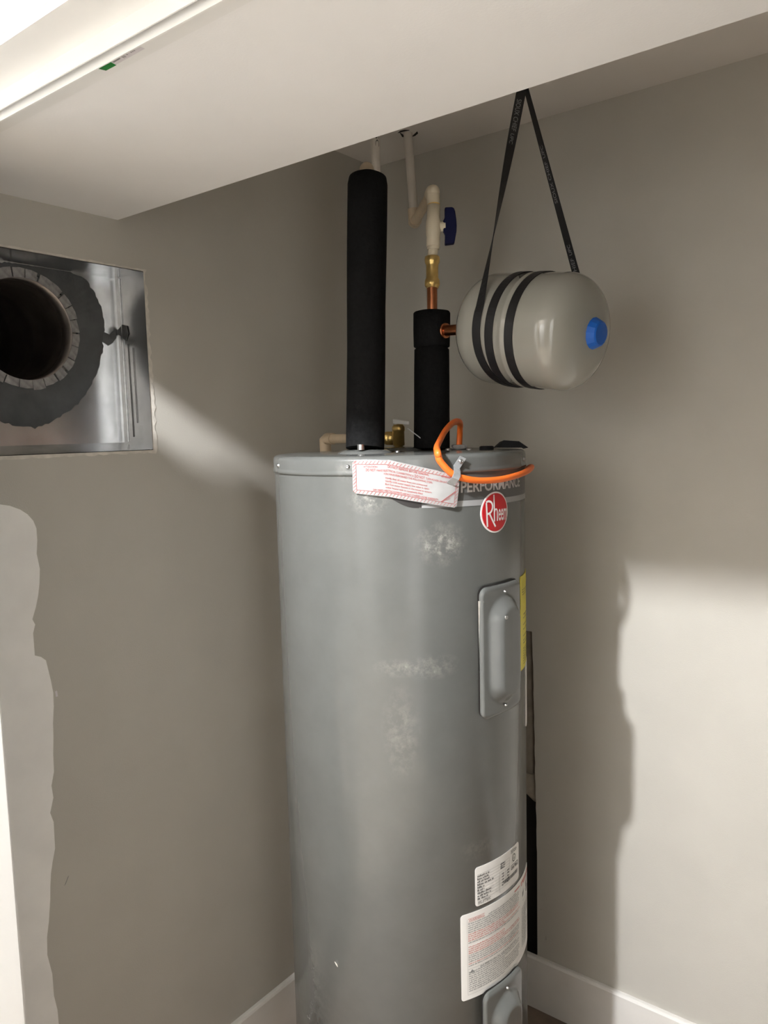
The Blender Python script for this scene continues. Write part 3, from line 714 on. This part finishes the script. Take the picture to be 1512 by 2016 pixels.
# peeled warning sticker, half on the pan and half on the jacket
cols = [(0.0, -71.9, 1.4905, 1.5490), (0.315, -57.8, 1.4835, 1.5485), (1.0, -30.3, 1.4590, 1.5163)]
def stk(u, v, off=0.0):
    for (u0, a0, b0, t0), (u1, a1, b1, t1) in zip(cols, cols[1:]):
        if u <= u1 or u1 == 1.0:
            k = (u-u0)/(u1-u0)
            az = lerp(a0, a1, k) + lerp(-0.9, 0.7, v)*k*(1 if u0 > 0 else 0)
            return hyl(az, lerp(lerp(b0, b1, k), lerp(t0, t1, k), v), 0.0050 + 0.002*math.sin(u*9)*math.sin(v*3) + 0.002*u + off)
ss = MB(); N = 40
def stk_edge(u, v):
    c = 0.03; w = 0.195; h = 0.058; x = u*w; rad = 0.005
    d = max(0, rad-x, x-(w-rad)); k = (rad-math.sqrt(max(0, rad*rad-d*d)))/h if d > 0 else 0
    jag = 0.012 if (v > 0.5 and 0.32 < u < 0.78) else 0
    return stk(u, lerp(k, 1-k+jag, v))
ss.grid(stk_edge, N, 10, True)
ss.grid(lambda u, v: stk_edge(u, v) + V((0, 0.0004, 0)), N, 10, True, True)
st = ss.build('warning_sticker', STICKW, wh, label='white sticker with red hatched border, partly peeled')
sr, s2 = MB(), MB()
ft = lambda u, v: stk(u, v, 0.0008)
put_text(sr, 'ATTENTION', ft, 0.105, 0.225, 0.79, 0.84)
put_text(sr, 'DO NOT REMOVE BEFORE READING', ft, 0.315, 0.695, 0.80, 0.865)
put_text(sr, 'ATTENTION', ft, 0.815, 0.925, 0.84, 0.90)
put_text(sr, 'DO NOT', ft, 0.125, 0.210, 0.685, 0.765)
put_text(sr, 'MAKE ELECTRICAL CONNECTIONS &', ft, 0.22, 0.555, 0.69, 0.745)
put_text(sr, 'DO NOT', ft, 0.565, 0.66, 0.68, 0.76)
put_text(sr, 'TURN POWER ON UNTIL', ft, 0.67, 0.885, 0.69, 0.745)
put_text(sr, 'YOU HAVE PERFORMED THE FOLLOWING STEPS:', ft, 0.275, 0.735, 0.60, 0.655)
for i, (tx, w) in enumerate((('Verify that all water lines are connected', 0.395), ('Verify cold water supply line valve is open', 0.415), ('Run hot water faucets in the house to ensure', 0.44), ('water heater tank is completely filled', 0.355))):
    put_text(sr, tx, ft, 0.29, 0.29+w, 0.49-i*0.085, 0.54-i*0.085)
put_text(sr, 'DRY FIRED HEATING ELEMENTS ARE NOT COVERED UNDER WARRANTY', ft, 0.185, 0.80, 0.135, 0.19)
put_text(sr, 'PULL', lambda u, v: ft(0.88 + (u-0.88)*0.8, v + (u-0.88)*1.9), 0.875, 0.93, 0.17, 0.215)
sr.build('print', STICKRED, st, kind='stuff')
def frame_line(mb, pts, w):
    for (a, b), (c, d) in zip(pts, pts[1:]):
        L_ = math.hypot((c-a)*0.195, (d-b)*0.058); nx_, ny_ = -(d-b)*0.058/L_*w/0.195, (c-a)*0.195/L_*w/0.058
        n_ = max(1, int(L_/0.01))
        for i in range(n_):
            p, q = i/n_, (i+1)/n_
            mb.add([ft(lerp(a, c, t)+sg*nx_, lerp(b, d, t)+sg*ny_) for t, sg in ((p, -1), (q, -1), (q, 1), (p, 1))], [(0, 1, 2, 3)])
frame_line(s2, [(0.036, 0.115), (0.036, 0.885), (0.965, 0.885), (0.965, 0.115), (0.036, 0.115)], 0.00028)
frame_line(s2, [(0.83, 0.115), (0.965, 0.50)], 0.0005)
frame_line(s2, [(0.845, 0.115), (0.965, 0.455)], 0.0002)
k = 0.02
while k < 0.97:
    frame_line(s2, [(k, 0.012), (k+0.022, 0.105)], 0.00028); frame_line(s2, [(k, 0.895), (k+0.022, 0.985)], 0.00028); k += 0.0335
k = 0.05
while k < 0.9:
    frame_line(s2, [(0.004, k), (0.033, k+0.10)], 0.00028); frame_line(s2, [(0.968, k), (0.995, k+0.10)], 0.00028); k += 0.105
s2.build('print', STICKRED, st, kind='stuff')
# a paint chip on the jacket
MB().prism([(-88.2, 0.566), (-87.0, 0.563), (-86.6, 0.558), (-87.6, 0.562)], lambda u, v, h: hyl(u, v, h), 0.0002, 0.0012).build('paint_chip', GYPSUM, wh)

# black flap lying on the pan edge, orange cable with its clamp and bracket
fp = empty('plastic_flap', (0.62, -0.36, 1.5565), 'folded black plastic flap lying on the right rim of the heater top', 'flap')
A, B, C_, D_, E_ = V((0.5966, -0.3776, 1.5590)), V((0.6097, -0.3661, 1.5740)), V((0.6352, -0.3467, 1.5712)), V((0.6545, -0.3420, 1.5575)), V((0.6172, -0.3626, 1.5580))
bk_ = V((-0.035, 0.045, -0.004))
fm = MB(); fm.add([A, B, C_, D_, E_, A+bk_, B+bk_, C_+bk_, D_+bk_], [(0, 4, 1), (4, 2, 1), (4, 3, 2), (0, 1, 6, 5), (1, 2, 7, 6), (2, 3, 8, 7)]); fm.build('flap_sheet', BLACKP, fp)
oc = empty('orange_cable', (0.5171, -0.3954, 1.556), 'orange electric cable looping from the heater top around its right side', 'cable')
front = [hyl(-38.9, 1.5592, 0.0105)] + [hyl(az, z, 0.0125) for az, z in ((-38.7, 1.5531), (-38.1, 1.5445), (-35, 1.5275), (-31.5, 1.5165), (-26, 1.5092), (-20.3, 1.5060), (-13, 1.5053), (-5.9, 1.5068), (5, 1.5110), (16, 1.5155), (28, 1.519), (42, 1.51), (55, 1.49), (66, 1.45), (72, 1.38))]
path = [(0.5171, -0.3954, 1.560), (0.5215, -0.3985, 1.5939), (0.5344, -0.4196, 1.6125), (0.5458, -0.4613, 1.6135), (0.5610, -0.5162, 1.597), (0.5860, -0.5780, 1.5745), (0.6120, -0.6240, 1.5665)] + front
MB().tube(smooth_path(path, 8), 0.0073, 16, flat=0.8).build('jacket', ORANGE, oc)
cl = empty('cable_clamp', (0.5199, -0.3998, 1.5562), 'small steel cable clamp with screws gripping the orange cable on the heater top', 'clamp')
ux = V((0.79, 0.61, 0)).normalized(); uy = V((-0.61, 0.79, 0))
cc_ = V((0.5199, -0.3998, 1.5562))
mb = MB()
mb.obox(cc_ + V((0, 0, 0.006)) - uy*0.0125, ux*0.013, uy*0.0025, V((0, 0, 0.0045))); mb.obox(cc_ + V((0, 0, 0.006)) + uy*0.0145, ux*0.013, uy*0.0025, V((0, 0, 0.0045)))
CLAMPM = mat('grimy_clamp_steel', (0.20, 0.19, 0.18), 0.45, 0.7, noise=0.3, nscale=80)
mb.build('clamp_jaw', CLAMPM, cl, bevel=0.001)
MB().lathe([(0.017, 0), (0.017, 0.002), (0.0125, 0.003), (0.0125, 0.0)], cc_, (0, 0, 1), 24, closed=True).build('clamp_ring', CLAMPM, cl)
for sx in (-1, 1):
    MB().tube([cc_ + ux*0.0125*sx - uy*0.018 + V((0, 0, 0.007)), cc_ + ux*0.0125*sx + uy*0.018 + V((0, 0, 0.007))], 0.0028, 10).build('clamp_screw', CLAMPM, cl)
br = empty('strap_bracket', hyl(-31, 1.515, 0.0), 'bent zinc strap bracket screwed to the heater rim over the orange cable', 'bracket')
mb = MB()
cl_pts = [(-28.2, 1.5495, 0.0075), (-29.6, 1.5400, 0.0060), (-30.9, 1.5325, 0.0060), (-31.6, 1.5270, 0.0150), (-32.4, 1.5200, 0.0225), (-33.1, 1.5130, 0.0225), (-33.7, 1.5070, 0.0150), (-34.2, 1.5030, 0.0090)]
def brk(i, sgn, dh):
    az, z, o = cl_pts[i]; return hyl(az + 1.30*sgn, z - 0.0027*sgn, o + dh)
nb = len(cl_pts)
vs = [brk(i, s, d) for i in range(nb) for s, d in ((-1, 0), (1, 0), (1, 0.0012), (-1, 0.0012))]
mb.add(vs, [[4*i+j, 4*i+(j+1) % 4, 4*(i+1)+(j+1) % 4, 4*(i+1)+j] for i in range(nb-1) for j in range(4)] + [[0, 1, 2, 3], [4*nb-1, 4*nb-2, 4*nb-3, 4*nb-4]])
mb.build('band', mat('dull_zinc', (0.44, 0.45, 0.45), 0.4, 0.35, noise=0.12, nscale=90), br)
screw(-29.2, 1.5425, 0.0078, 0.0036, br)

# ------------------------------------------------------------------ hot water line (insulated) 
hw_ = empty('hot_water_pipe', (0.4244, -0.6025, 1.5640), 'white plastic pipe dropping from the ceiling into a tall black foam sleeve at left', 'pipe')
hp = [(0.4244, -0.6025, 1.5655), (0.4216, -0.5962, 1.602), (0.4188, -0.5899, 1.6499), (0.4127, -0.5764, 1.7522), (0.4058, -0.5634, 1.855), (0.3997, -0.5498, 1.9582), (0.3949, -0.5387, 2.0412), (0.3915, -0.5310, 2.099), (0.3908, -0.5289, 2.112), (0.3903, -0.5280, 2.1175)]
MB().tube(hp, [0.0385, 0.0392, 0.0390, 0.0388, 0.0392, 0.0404, 0.0408, 0.0408, 0.0385, 0.028], 40).build('foam_sleeve', FOAM, hw_)
MB().tube([(0.446, -0.642, 1.5640), (0.446, -0.642, 1.5745)], 0.007, 12).build('fitting', STEEL, hw_)
e0 = V((0.3779, -0.5151, 2.1360)); p1b = V((0.2010, -0.2545, 2.1360))
hd = (p1b - e0).normalized()
MB().tube([e0 + V((0, 0, -0.03)), e0 + V((0, 0, -0.008)), e0 + V((0, 0, -0.002)) + hd*0.002, e0 + hd*0.010, e0 + hd*0.035], [0.0145, 0.0145, 0.0148, 0.0145, 0.0145], 24).build('elbow', CPVC, hw_)
MB().sphere(e0, 0.0150, 20).build('elbow_boss', CPVC, hw_)
MB().tube([e0 + hd*0.03, p1b - hd*0.02], 0.0111, 20).build('branch_pipe', CPVC, hw_)
MB().tube([p1b - hd*0.03, p1b - hd*0.008, p1b + V((0, 0, 0.004)), p1b + V((0, 0, 0.03))], 0.0142, 24).build('elbow', CPVC, hw_)
MB().tube([p1b + V((0, 0, 0.02)), (0.1996, -0.2532, 2.349)], 0.0111, 24).build('riser_pipe', CPVCW, hw_)
def pipe_text(parent, s, ctr, r, ang, z0, z1, half):
    mb = MB(); 
    put_text(mb, s, lambda u, v: V((ctr[0] + (r+0.0003)*math.cos(ang+v), ctr[1] + (r+0.0003)*math.sin(ang+v), u)), z1, z0, -half, half)
    mb.build('print', INK, parent, kind='stuff')
view = math.atan2(-1.809+0.2, 1.4027-0.2)
pipe_text(hw_, 'SCH', (0.1997, -0.2534), 0.0111, view+0.45, 2.27, 2.318, 0.40)

# ------------------------------------------------------------------ cold water line
cw = empty('cold_water_pipe', (0.453, -0.4058, 1.5562), 'cold water line with a blue ball valve, brass coupling and short black foam sleeve', 'pipe')
cpts = {'b': V((0.453, -0.4058, 1.5562)), 'f1': V((0.4458, -0.3901, 1.7171)), 'n0': V((0.4432, -0.3845, 1.7775)), 'top': V((0.4396, -0.3764, 1.8567)), 'c1': V((0.4380, -0.3702, 1.9120)), 'c2': V((0.4350, -0.3638, 1.9773)),
        'v0': V((0.4356, -0.3600, 2.0028)), 'v1': V((0.4340, -0.3540, 2.0560)), 'v2': V((0.4323, -0.3508, 2.088)), 'e': V((0.4298, -0.3483, 2.1180))}
MB().tube([cpts['b'] + V((0, 0, 0.001)), cpts['b'].lerp(cpts['f1'], 0.5), cpts['f1'], cpts['n0'] + V((0, 0, -0.004)), cpts['n0']], [0.0395, 0.0390, 0.0388, 0.0382, 0.034], 36).build('foam_sleeve', FOAM, cw)
MB().tube([cpts['n0'] + V((0, 0, 0.0002)), cpts['n0'] + V((0, 0, 0.004)), cpts['n0'].lerp(cpts['top'], 0.5), cpts['top'] - V((0, 0, 0.004)), cpts['top']], [0.034, 0.0395, 0.0405, 0.0405, 0.038], 36).build('foam_sleeve', FOAM, cw)
MB().tube([cpts['top'] - V((0, 0, 0.05)), cpts['c1'] + V((0, 0, 0.01))], 0.0113, 24).build('copper_pipe', COPPER, cw)
MB().tube([cpts['top'] - V((0, 0, 0.002)), cpts['top'] + V((0, 0, 0.005))], 0.0128, 24).build('copper_collar', COPPER, cw)
ax = (cpts['c2'] - cpts['c1']).normalized(); Lc = (cpts['c2'] - cpts['c1']).length
prof = [(0.0113, -0.004), (0.0135, -0.004), (0.0137, 0.0), (0.0158, 0.001), (0.0165, 0.004), (0.0165, 0.011), (0.0158, 0.014), (0.0138, 0.018), (0.0133, 0.021), (0.0133, Lc-0.021), (0.0138, Lc-0.018), (0.0158, Lc-0.014), (0.0165, Lc-0.011), (0.0165, Lc-0.004), (0.0158, Lc-0.001), (0.0125, Lc), (0.0113, Lc)]
MB().lathe(prof, cpts['c1'], ax, 40).build('brass_coupling', BRASS, cw)
MB().tube([cpts['c2'] - ax*0.004, cpts['v0'] - ax*0.006], 0.0112, 24).build('plastic_stub', VALVEW, cw)
MB().tube([cpts['v0'] - V((0, 0, 0.010)), cpts['v0'] - V((0, 0, 0.003))], 0.0135, 24).build('plastic_ring', VALVEW, cw)
va = (cpts['v2'] - cpts['v0']).normalized(); Lv = (cpts['v2'] - cpts['v0']).length
vb = MB().lathe([(0.0, -0.004), (0.0148, -0.004), (0.0148, 0.018), (0.0158, 0.021), (0.0166, 0.032), (0.0172, 0.040), (0.0166, 0.049), (0.0152, 0.056), (0.0145, 0.058), (0.0145, Lv), (0.0, Lv)], cpts['v0'], va, 36).build('valve_body', VALVEW, cw)
hx = V((0.80, 0.59, -0.01)).normalized(); vc = cpts['v0'] + va*0.040
MB().tube([vc + hx*0.010, vc + hx*0.026], [0.011, 0.0105], 24).build('valve_neck', VALVEW, cw)
hb = MB(); hyv = V((0.0, 0.0, 1.0)); hzv = hx.cross(hyv).normalized()
prof2 = [(-0.040, 0.0), (-0.038, 0.021), (-0.030, 0.0225), (-0.012, 0.026), (0.0, 0.0265), (0.012, 0.026), (0.030, 0.0235), (0.037, 0.021), (0.039, 0.016), (0.0385, 0.001), (0.018, 0.001), (0.010, -0.003), (-0.010, -0.003), (-0.018, 0.001)]
hb.prism(prof2, lambda u, v, h: vc + hx*(0.024+v) + hyv*u + hzv*h, -0.009, 0.009)
hb.build('valve_handle', BLUEH, vb, bevel=0.0025, label='navy blue valve handle')
MB().tube([cpts['v2'] - va*0.001, cpts['v2'] + va*0.004], 0.0138, 28).build('glue_ring', BRASS, cw)
e = cpts['e']; p2 = V((0.2405, -0.1535, 2.1180)); hd2 = (p2 - e).normalized(); hd2.z = 0; p2b = V((p2.x, p2.y, e.z))
MB().tube([cpts['v2'] + va*0.002, e + V((0, 0, -0.010)), e + V((0, 0, 0.0)) + hd2*0.002, e + hd2*0.012 + V((0, 0, 0.004)), e + hd2*0.03 + V((0, 0, 0.004))], [0.0142, 0.0146, 0.0152, 0.0146, 0.0142], 28).build('elbow', VALVEW, cw)
MB().sphere(e + V((0, 0, 0.001)), 0.0147, 24).build('elbow_boss', VALVEW, cw)
MB().tube([e + hd2*0.025 + V((0, 0, 0.004)), p2b - hd2*0.01 + V((0, 0, 0.004))], 0.0113, 24).build('branch_pipe', CPVC, cw)
q = p2b + V((0, 0, 0.004))
MB().tube([q - hd2*0.034, q - hd2*0.010, q + V((0, 0, 0.003)), q + V((0, 0, 0.012)), q + V((-0.001, 0, 0.036))], [0.0143, 0.0143, 0.0148, 0.0143, 0.0143], 28).build('elbow', CPVC, cw)
MB().tube([q + V((0, 0, 0.028)), (0.2188, -0.1422, 2.349)], 0.0112, 24).build('riser_pipe', CPVCW, cw)
pipe_text(cw, 'CO', (0.2275, -0.1465), 0.0112, view+0.55, 2.215, 2.262, 0.40)
pl = MB()
for ang in (0.2, 2.3, 4.0):
    pl.prism([(0.2188+0.026*math.cos(ang+t)*(1 if t % 2 < 1 else 0.7), -0.1422+0.026*math.sin(ang+t)) for t in (0, 0.5, 1.1, 1.7)], lambda u, v, h: V((u, v, h)), HC-0.0012, HC-0.0002)
pl.build('pipe_hole_rim', DARK, ceil_o, kind='stuff')

# ------------------------------------------------------------------ expansion tank
T = V((0.7071, -0.4293, 1.7859)); a = V((0.98, -0.1373, -0.1438)).normalized()
s_ = V((0.1388, 0.9903, 0)); s_ = (s_ - a*s_.dot(a)).normalized(); w_ = a.cross(s_).normalized()
if w_.z < 0: w_ = -w_
TR, TH, TE = 0.108, 0.078, 0.060
et = empty('expansion_tank', tuple(T - V((0, 0, TR))), 'ivory thermal expansion tank with a blue end cap hung by black straps', 'tank')
prof = []
for i in range(0, 15):
    t = pi/2*(1-i/14); prof.append((TR*math.cos(t)**0.72 if t < pi/2 else 0.0, -TH - TE*math.sin(t)))
prof += [(TR, -0.018), (TR, 0.002), (TR+0.0012, 0.004), (TR+0.0012, 0.008), (TR, 0.010), (TR, 0.04)]
for i in range(0, 15):
    t = pi/2*i/14; prof.append((TR*max(0, math.cos(t))**0.72 if i < 14 else 0.0, TH + TE*math.sin(t)))
MB().lathe(prof, T, a, 96).build('shell', TANKP, et)
capo = T + a*(TH+TE-0.010)
MB().lathe([(0.0315, -0.004), (0.0315, 0.003), (0.030, 0.007), (0.0225, 0.022), (0.0200, 0.024), (0.0, 0.0245)], capo, a, 16, smooth=False).build('end_cap', BLUEC, et, label='bright blue plastic end cap')
st0 = T - a*(TH+TE-0.006); riser = V((0.4414, -0.3805, 1.8135))
d_ = (st0 - riser).normalized()
MB().tube([riser + d_*0.030, st0], 0.0113, 24).build('copper_stub', COPPER, et)
MB().lathe([(0.0113, 0.0), (0.0158, 0.0), (0.0165, 0.002), (0.0158, 0.005), (0.0113, 0.005)], riser + d_*0.0405, d_, 28).build('copper_collar', COPPER, et)

# hanging strap: anchor -> over the tank front -> two and a half turns -> back to the anchor
hs_ = empty('hanging_strap', (0.679, -0.406, HC-0.001), 'black webbing strap from the ceiling wound around the expansion tank', 'strap')
AN = V((0.679, -0.406, 2.2570))
def tp(th, s, off=0.0014):      # th: 0 = front, 90 = bottom, 180 = back, 270 = top (degrees)
    t = math.radians(th); n_ = -s_*math.cos(t) - w_*math.sin(t)
    return T + a*s + n_*(TR+off), n_
SW = 0.0092
S1, S2, S3, S4 = -0.049, -0.0195, 0.0258, 0.060
# leg 1: tangent point a little behind the top (th ~ -80), winding forward and down
pts = []; nrm = []; wid = []
th0 = -13.0
P0, n0 = tp(th0, S1)
d0 = (P0 - AN).normalized()
vdir = (cam.location - AN.lerp(P0, 0.5)).normalized()
wtop = d0.cross(vdir).normalized()
NL = 40
for i in range(NL):
    k = i/NL; p = AN.lerp(P0, k)
    if i == 0: fr_u, fr_v = wtop, d0.cross(wtop)
    targ = a - d0*a.dot(d0); targ.normalize()
    ang_t = math.atan2(targ.dot(d0.cross(wtop)), targ.dot(wtop))
    if ang_t < 0: ang_t += pi
    tgt = ang_t - pi if ang_t < pi/2 else ang_t
    ang = tgt*max(0.0, (k-0.10)/0.90)
    wv = wtop*math.cos(ang) + d0.cross(wtop)*math.sin(ang)
    pts.append(p); wid.append(wv); nrm.append(d0.cross(wv))
flipw = 1 if wid[-1].dot(a) > 0 else -1
leg1_n = len(pts)
sched = []
th = th0
while th <= 90 + 1e-6:
    k = (th-th0)/(90-th0); sched.append((th, lerp(S1, S2, k**2.2), 0.0026)); th += 4
for th in range(94, 360+91, 4): sched.append((th, S2, 0.0014))
for th in range(455, 360+271, 4):
    k = min(1, (th-455)/90); sched.append((th, lerp(S2, S3, k*k*(3-2*k)), 0.0014))
for th in range(632, 720+91, 4): sched.append((th, S3, 0.0014))
for th in range(812, 720+194, 4):
    k = (th-812)/(912-812); sched.append((th, lerp(S3, S4, k*k*(3-2*k)), 0.0014))
for th, s, off in sched:
    p, n_ = tp(th, s, off); pts.append(p); nrm.append(n_); wid.append(a*flipw)
P9, n9 = pts[-1], nrm[-1]
d9 = (AN - P9).normalized()
v2 = (cam.location - AN.lerp(P9, 0.5)).normalized()
w2 = d9.cross(v2).normalized()
if w2.dot(wid[-1]) < 0: w2 = -w2
for i in range(1, 31):
    k = i/30; p = P9.lerp(AN + V((0.004, -0.002, 0)), k)
    c9 = lerp(0.80, 0.42, k); wv = w2*c9 + v2*math.sqrt(1-c9*c9)
    w0 = wid[leg1_n + len(sched) - 1]; b_ = min(1, k*5); wv = (w0*(1-b_) + wv*b_).normalized()
    pts.append(p); wid.append(wv); nrm.append(d9.cross(wv).normalized())
rb = MB(); vs = []
for p, n_, wv in zip(pts, nrm, wid):
    n_ = n_.normalized()
    for sa, sb in ((-1, -1), (1, -1), (1, 1), (-1, 1)): vs.append(p + wv*SW*sa + n_*0.0007*sb)
NP = len(pts)
rb.add(vs, [[4*i+j, 4*i+(j+1) % 4, 4*(i+1)+(j+1) % 4, 4*(i+1)+j] for i in range(NP-1) for j in range(4)] + [[3, 2, 1, 0], [4*NP-4, 4*NP-3, 4*NP-2, 4*NP-1]])
rb.build('webbing', STRAP, hs_)
MB().obox((AN.x, AN.y, (AN.z-0.004+HC)/2), wtop*0.0105, d0.cross(wtop)*0.0016, V((0, 0, (HC-0.0005-AN.z+0.004)/2))).build('strap_loop', STRAP, hs_)
tx = MB()
scr_r = V(cam.matrix_world.col[0][:3])
def along(i0, i1, right):
    im = int((i0+i1)/2); side = 1 if (wid[im].dot(scr_r) > 0) == right else -1
    def fn(u, v):
        x = lerp(i0, i1, u); i = min(int(x), NP-2); f = x-i
        p = pts[i].lerp(pts[i+1], f); wv = wid[i].lerp(wid[i+1], f); n_ = nrm[i].lerp(nrm[i+1], f).normalized()
        sg = 1 if n_.dot(cam.location - p) > 0 else -1
        return p + wv*SW*v*side + n_*0.0012*sg
    return fn
# leg 1 text reads downwards, leg 2 text reads upwards
put_text(tx, 'SIOUX CHIEF', along(3.0, 8.6, True), 0, 1, -0.55, 0.45)
put_text(tx, 'UPC', along(9.1, 10.9, True), 0, 1, -0.55, 0.25)
b9 = leg1_n + len(sched)
put_text(tx, 'SIOUX CHIEF', along(b9+14.2, b9+19.3, False), 0, 1, -0.5, 0.5)
put_text(tx, 'UPC', along(b9+19.8, b9+21.3, False), 0, 1, -0.5, 0.5)
put_text(tx, 'HIEF', along(b9+5.7, b9+7.3, False), 0, 1, -0.5, 0.5)
put_text(tx, 'UPC', along(b9+7.7, b9+9.0, False), 0, 1, -0.5, 0.4)
tx.build('print', STRAPT, hs_, kind='stuff')

# ------------------------------------------------------------------ relief valve and its drain
rv = empty('relief_valve', (0.3873, -0.4388, 1.5635), 'brass temperature relief valve with a steel lever on top of the heater', 'valve')
rc = V((0.3865, -0.4370, 0))
MB().lathe([(0.0, 1.5640), (0.0095, 1.5640), (0.0100, 1.566), (0.0130, 1.568), (0.0130, 1.598), (0.0140, 1.5985), (0.0140, 1.6085), (0.0118, 1.610), (0.0110, 1.6130), (0.0, 1.6135)], rc, seg=32).build('body', BRASS, rv)
oc_ = V((0.3865, -0.4370, 1.5830)); od = V((-0.97, 0.24, 0)).normalized()
MB().tube([oc_ + od*0.006, oc_ + od*0.022, oc_ + od*0.0225, oc_ + od*0.040], [0.0105, 0.0112, 0.0150, 0.0150], 24).build('outlet', BRASS, rv)
mb = MB(); lu = V((0.62, -0.30, -0.055)); lu.normalize(); lo_ = V((0.378, -0.4345, 1.6200)); lw = V((0.4, 0.9, 0)).normalized()*0.0065
mb.prism([(-0.006, -0.7), (-0.008, 0.0), (-0.006, 0.7), (0.004, 1.0), (0.058, 0.45), (0.060, 0.0), (0.058, -0.45), (0.004, -1.0)], lambda u, v, h: lo_ + lu*u + lw*v + V((0, 0, h*(1.0 if u < 0.03 else 0.7))), -0.0045, 0.0050)
mb.build('lever', LEVER, rv, bevel=0.0008)
MB().tube([lo_ + V((0, 0, -0.008)), lo_ + V((0, 0, 0.0045))], 0.0035, 12).build('pivot', STEEL, rv)
MB().tube(smooth_path([(0.424, -0.4545, 1.604), (0.4402, -0.4460, 1.5900), (0.4583, -0.4380, 1.5752), (0.480, -0.4330, 1.5640)], 6), 0.0011, 8).build('tag_wire', STEEL, rv)
dp = empty('drain_pipe', (0.105, -0.3637, 0.05), 'cream plastic drain pipe from the relief valve bending down behind the heater', 'pipe')
de = V((0.1065, -0.3675, 1.5835)); ds = oc_ + od*0.042; ds.z = 1.5835
dd = (de - ds).normalized()
MB().tube([ds, de - dd*0.012], 0.0113, 24).build('pipe', CPVC, dp)
MB().tube([de - dd*0.034, de - dd*0.008, de + V((0, 0, -0.004)) , de + V((0, 0, -0.014)), de + V((0, 0, -0.036))], [0.0143, 0.0145, 0.0152, 0.0145, 0.0143], 24).build('elbow', CPVC, dp)
MB().tube([de + V((0, 0, -0.03)), (de.x, de.y, 0.06)], 0.0113, 20).build('pipe', CPVC, dp)

# ------------------------------------------------------------------ stickers on the door head
sk = empty('header_sticker', (0.60, -1.245, HS-0.006), 'small pale sticker with a green end on the white door head', 'sticker')
zk = HS - 0.0044
MB().add([(0.5580, -1.2500, zk), (0.5605, -1.2402, zk), (0.5820, -1.2402, zk), (0.5835, -1.2488, zk)], [(0, 1, 2, 3)]).build('green_block', GREEN, sk)
MB().add([(0.5840, -1.2490, zk), (0.5825, -1.2410, zk), (0.6400, -1.2420, zk), (0.6400, -1.2480, zk)], [(0, 1, 2, 3)]).build('pale_field', PALEST, sk)
pk = MB(); zk -= 0.0003
pk.add([(0.5860, -1.2480, zk), (0.5860, -1.2460, zk), (0.6000, -1.2465, zk), (0.6000, -1.2485, zk)], [(0, 1, 2, 3)])
for x in (0.604, 0.607, 0.613, 0.621, 0.624, 0.627): pk.add([(x, -1.2485, zk), (x, -1.2445-0.002*(x > .61), zk), (x+0.0016, -1.2445-0.002*(x > .61), zk), (x+0.0016, -1.2485, zk)], [(0, 1, 2, 3)])
pk.build('print', GREYINK, sk, kind='stuff')
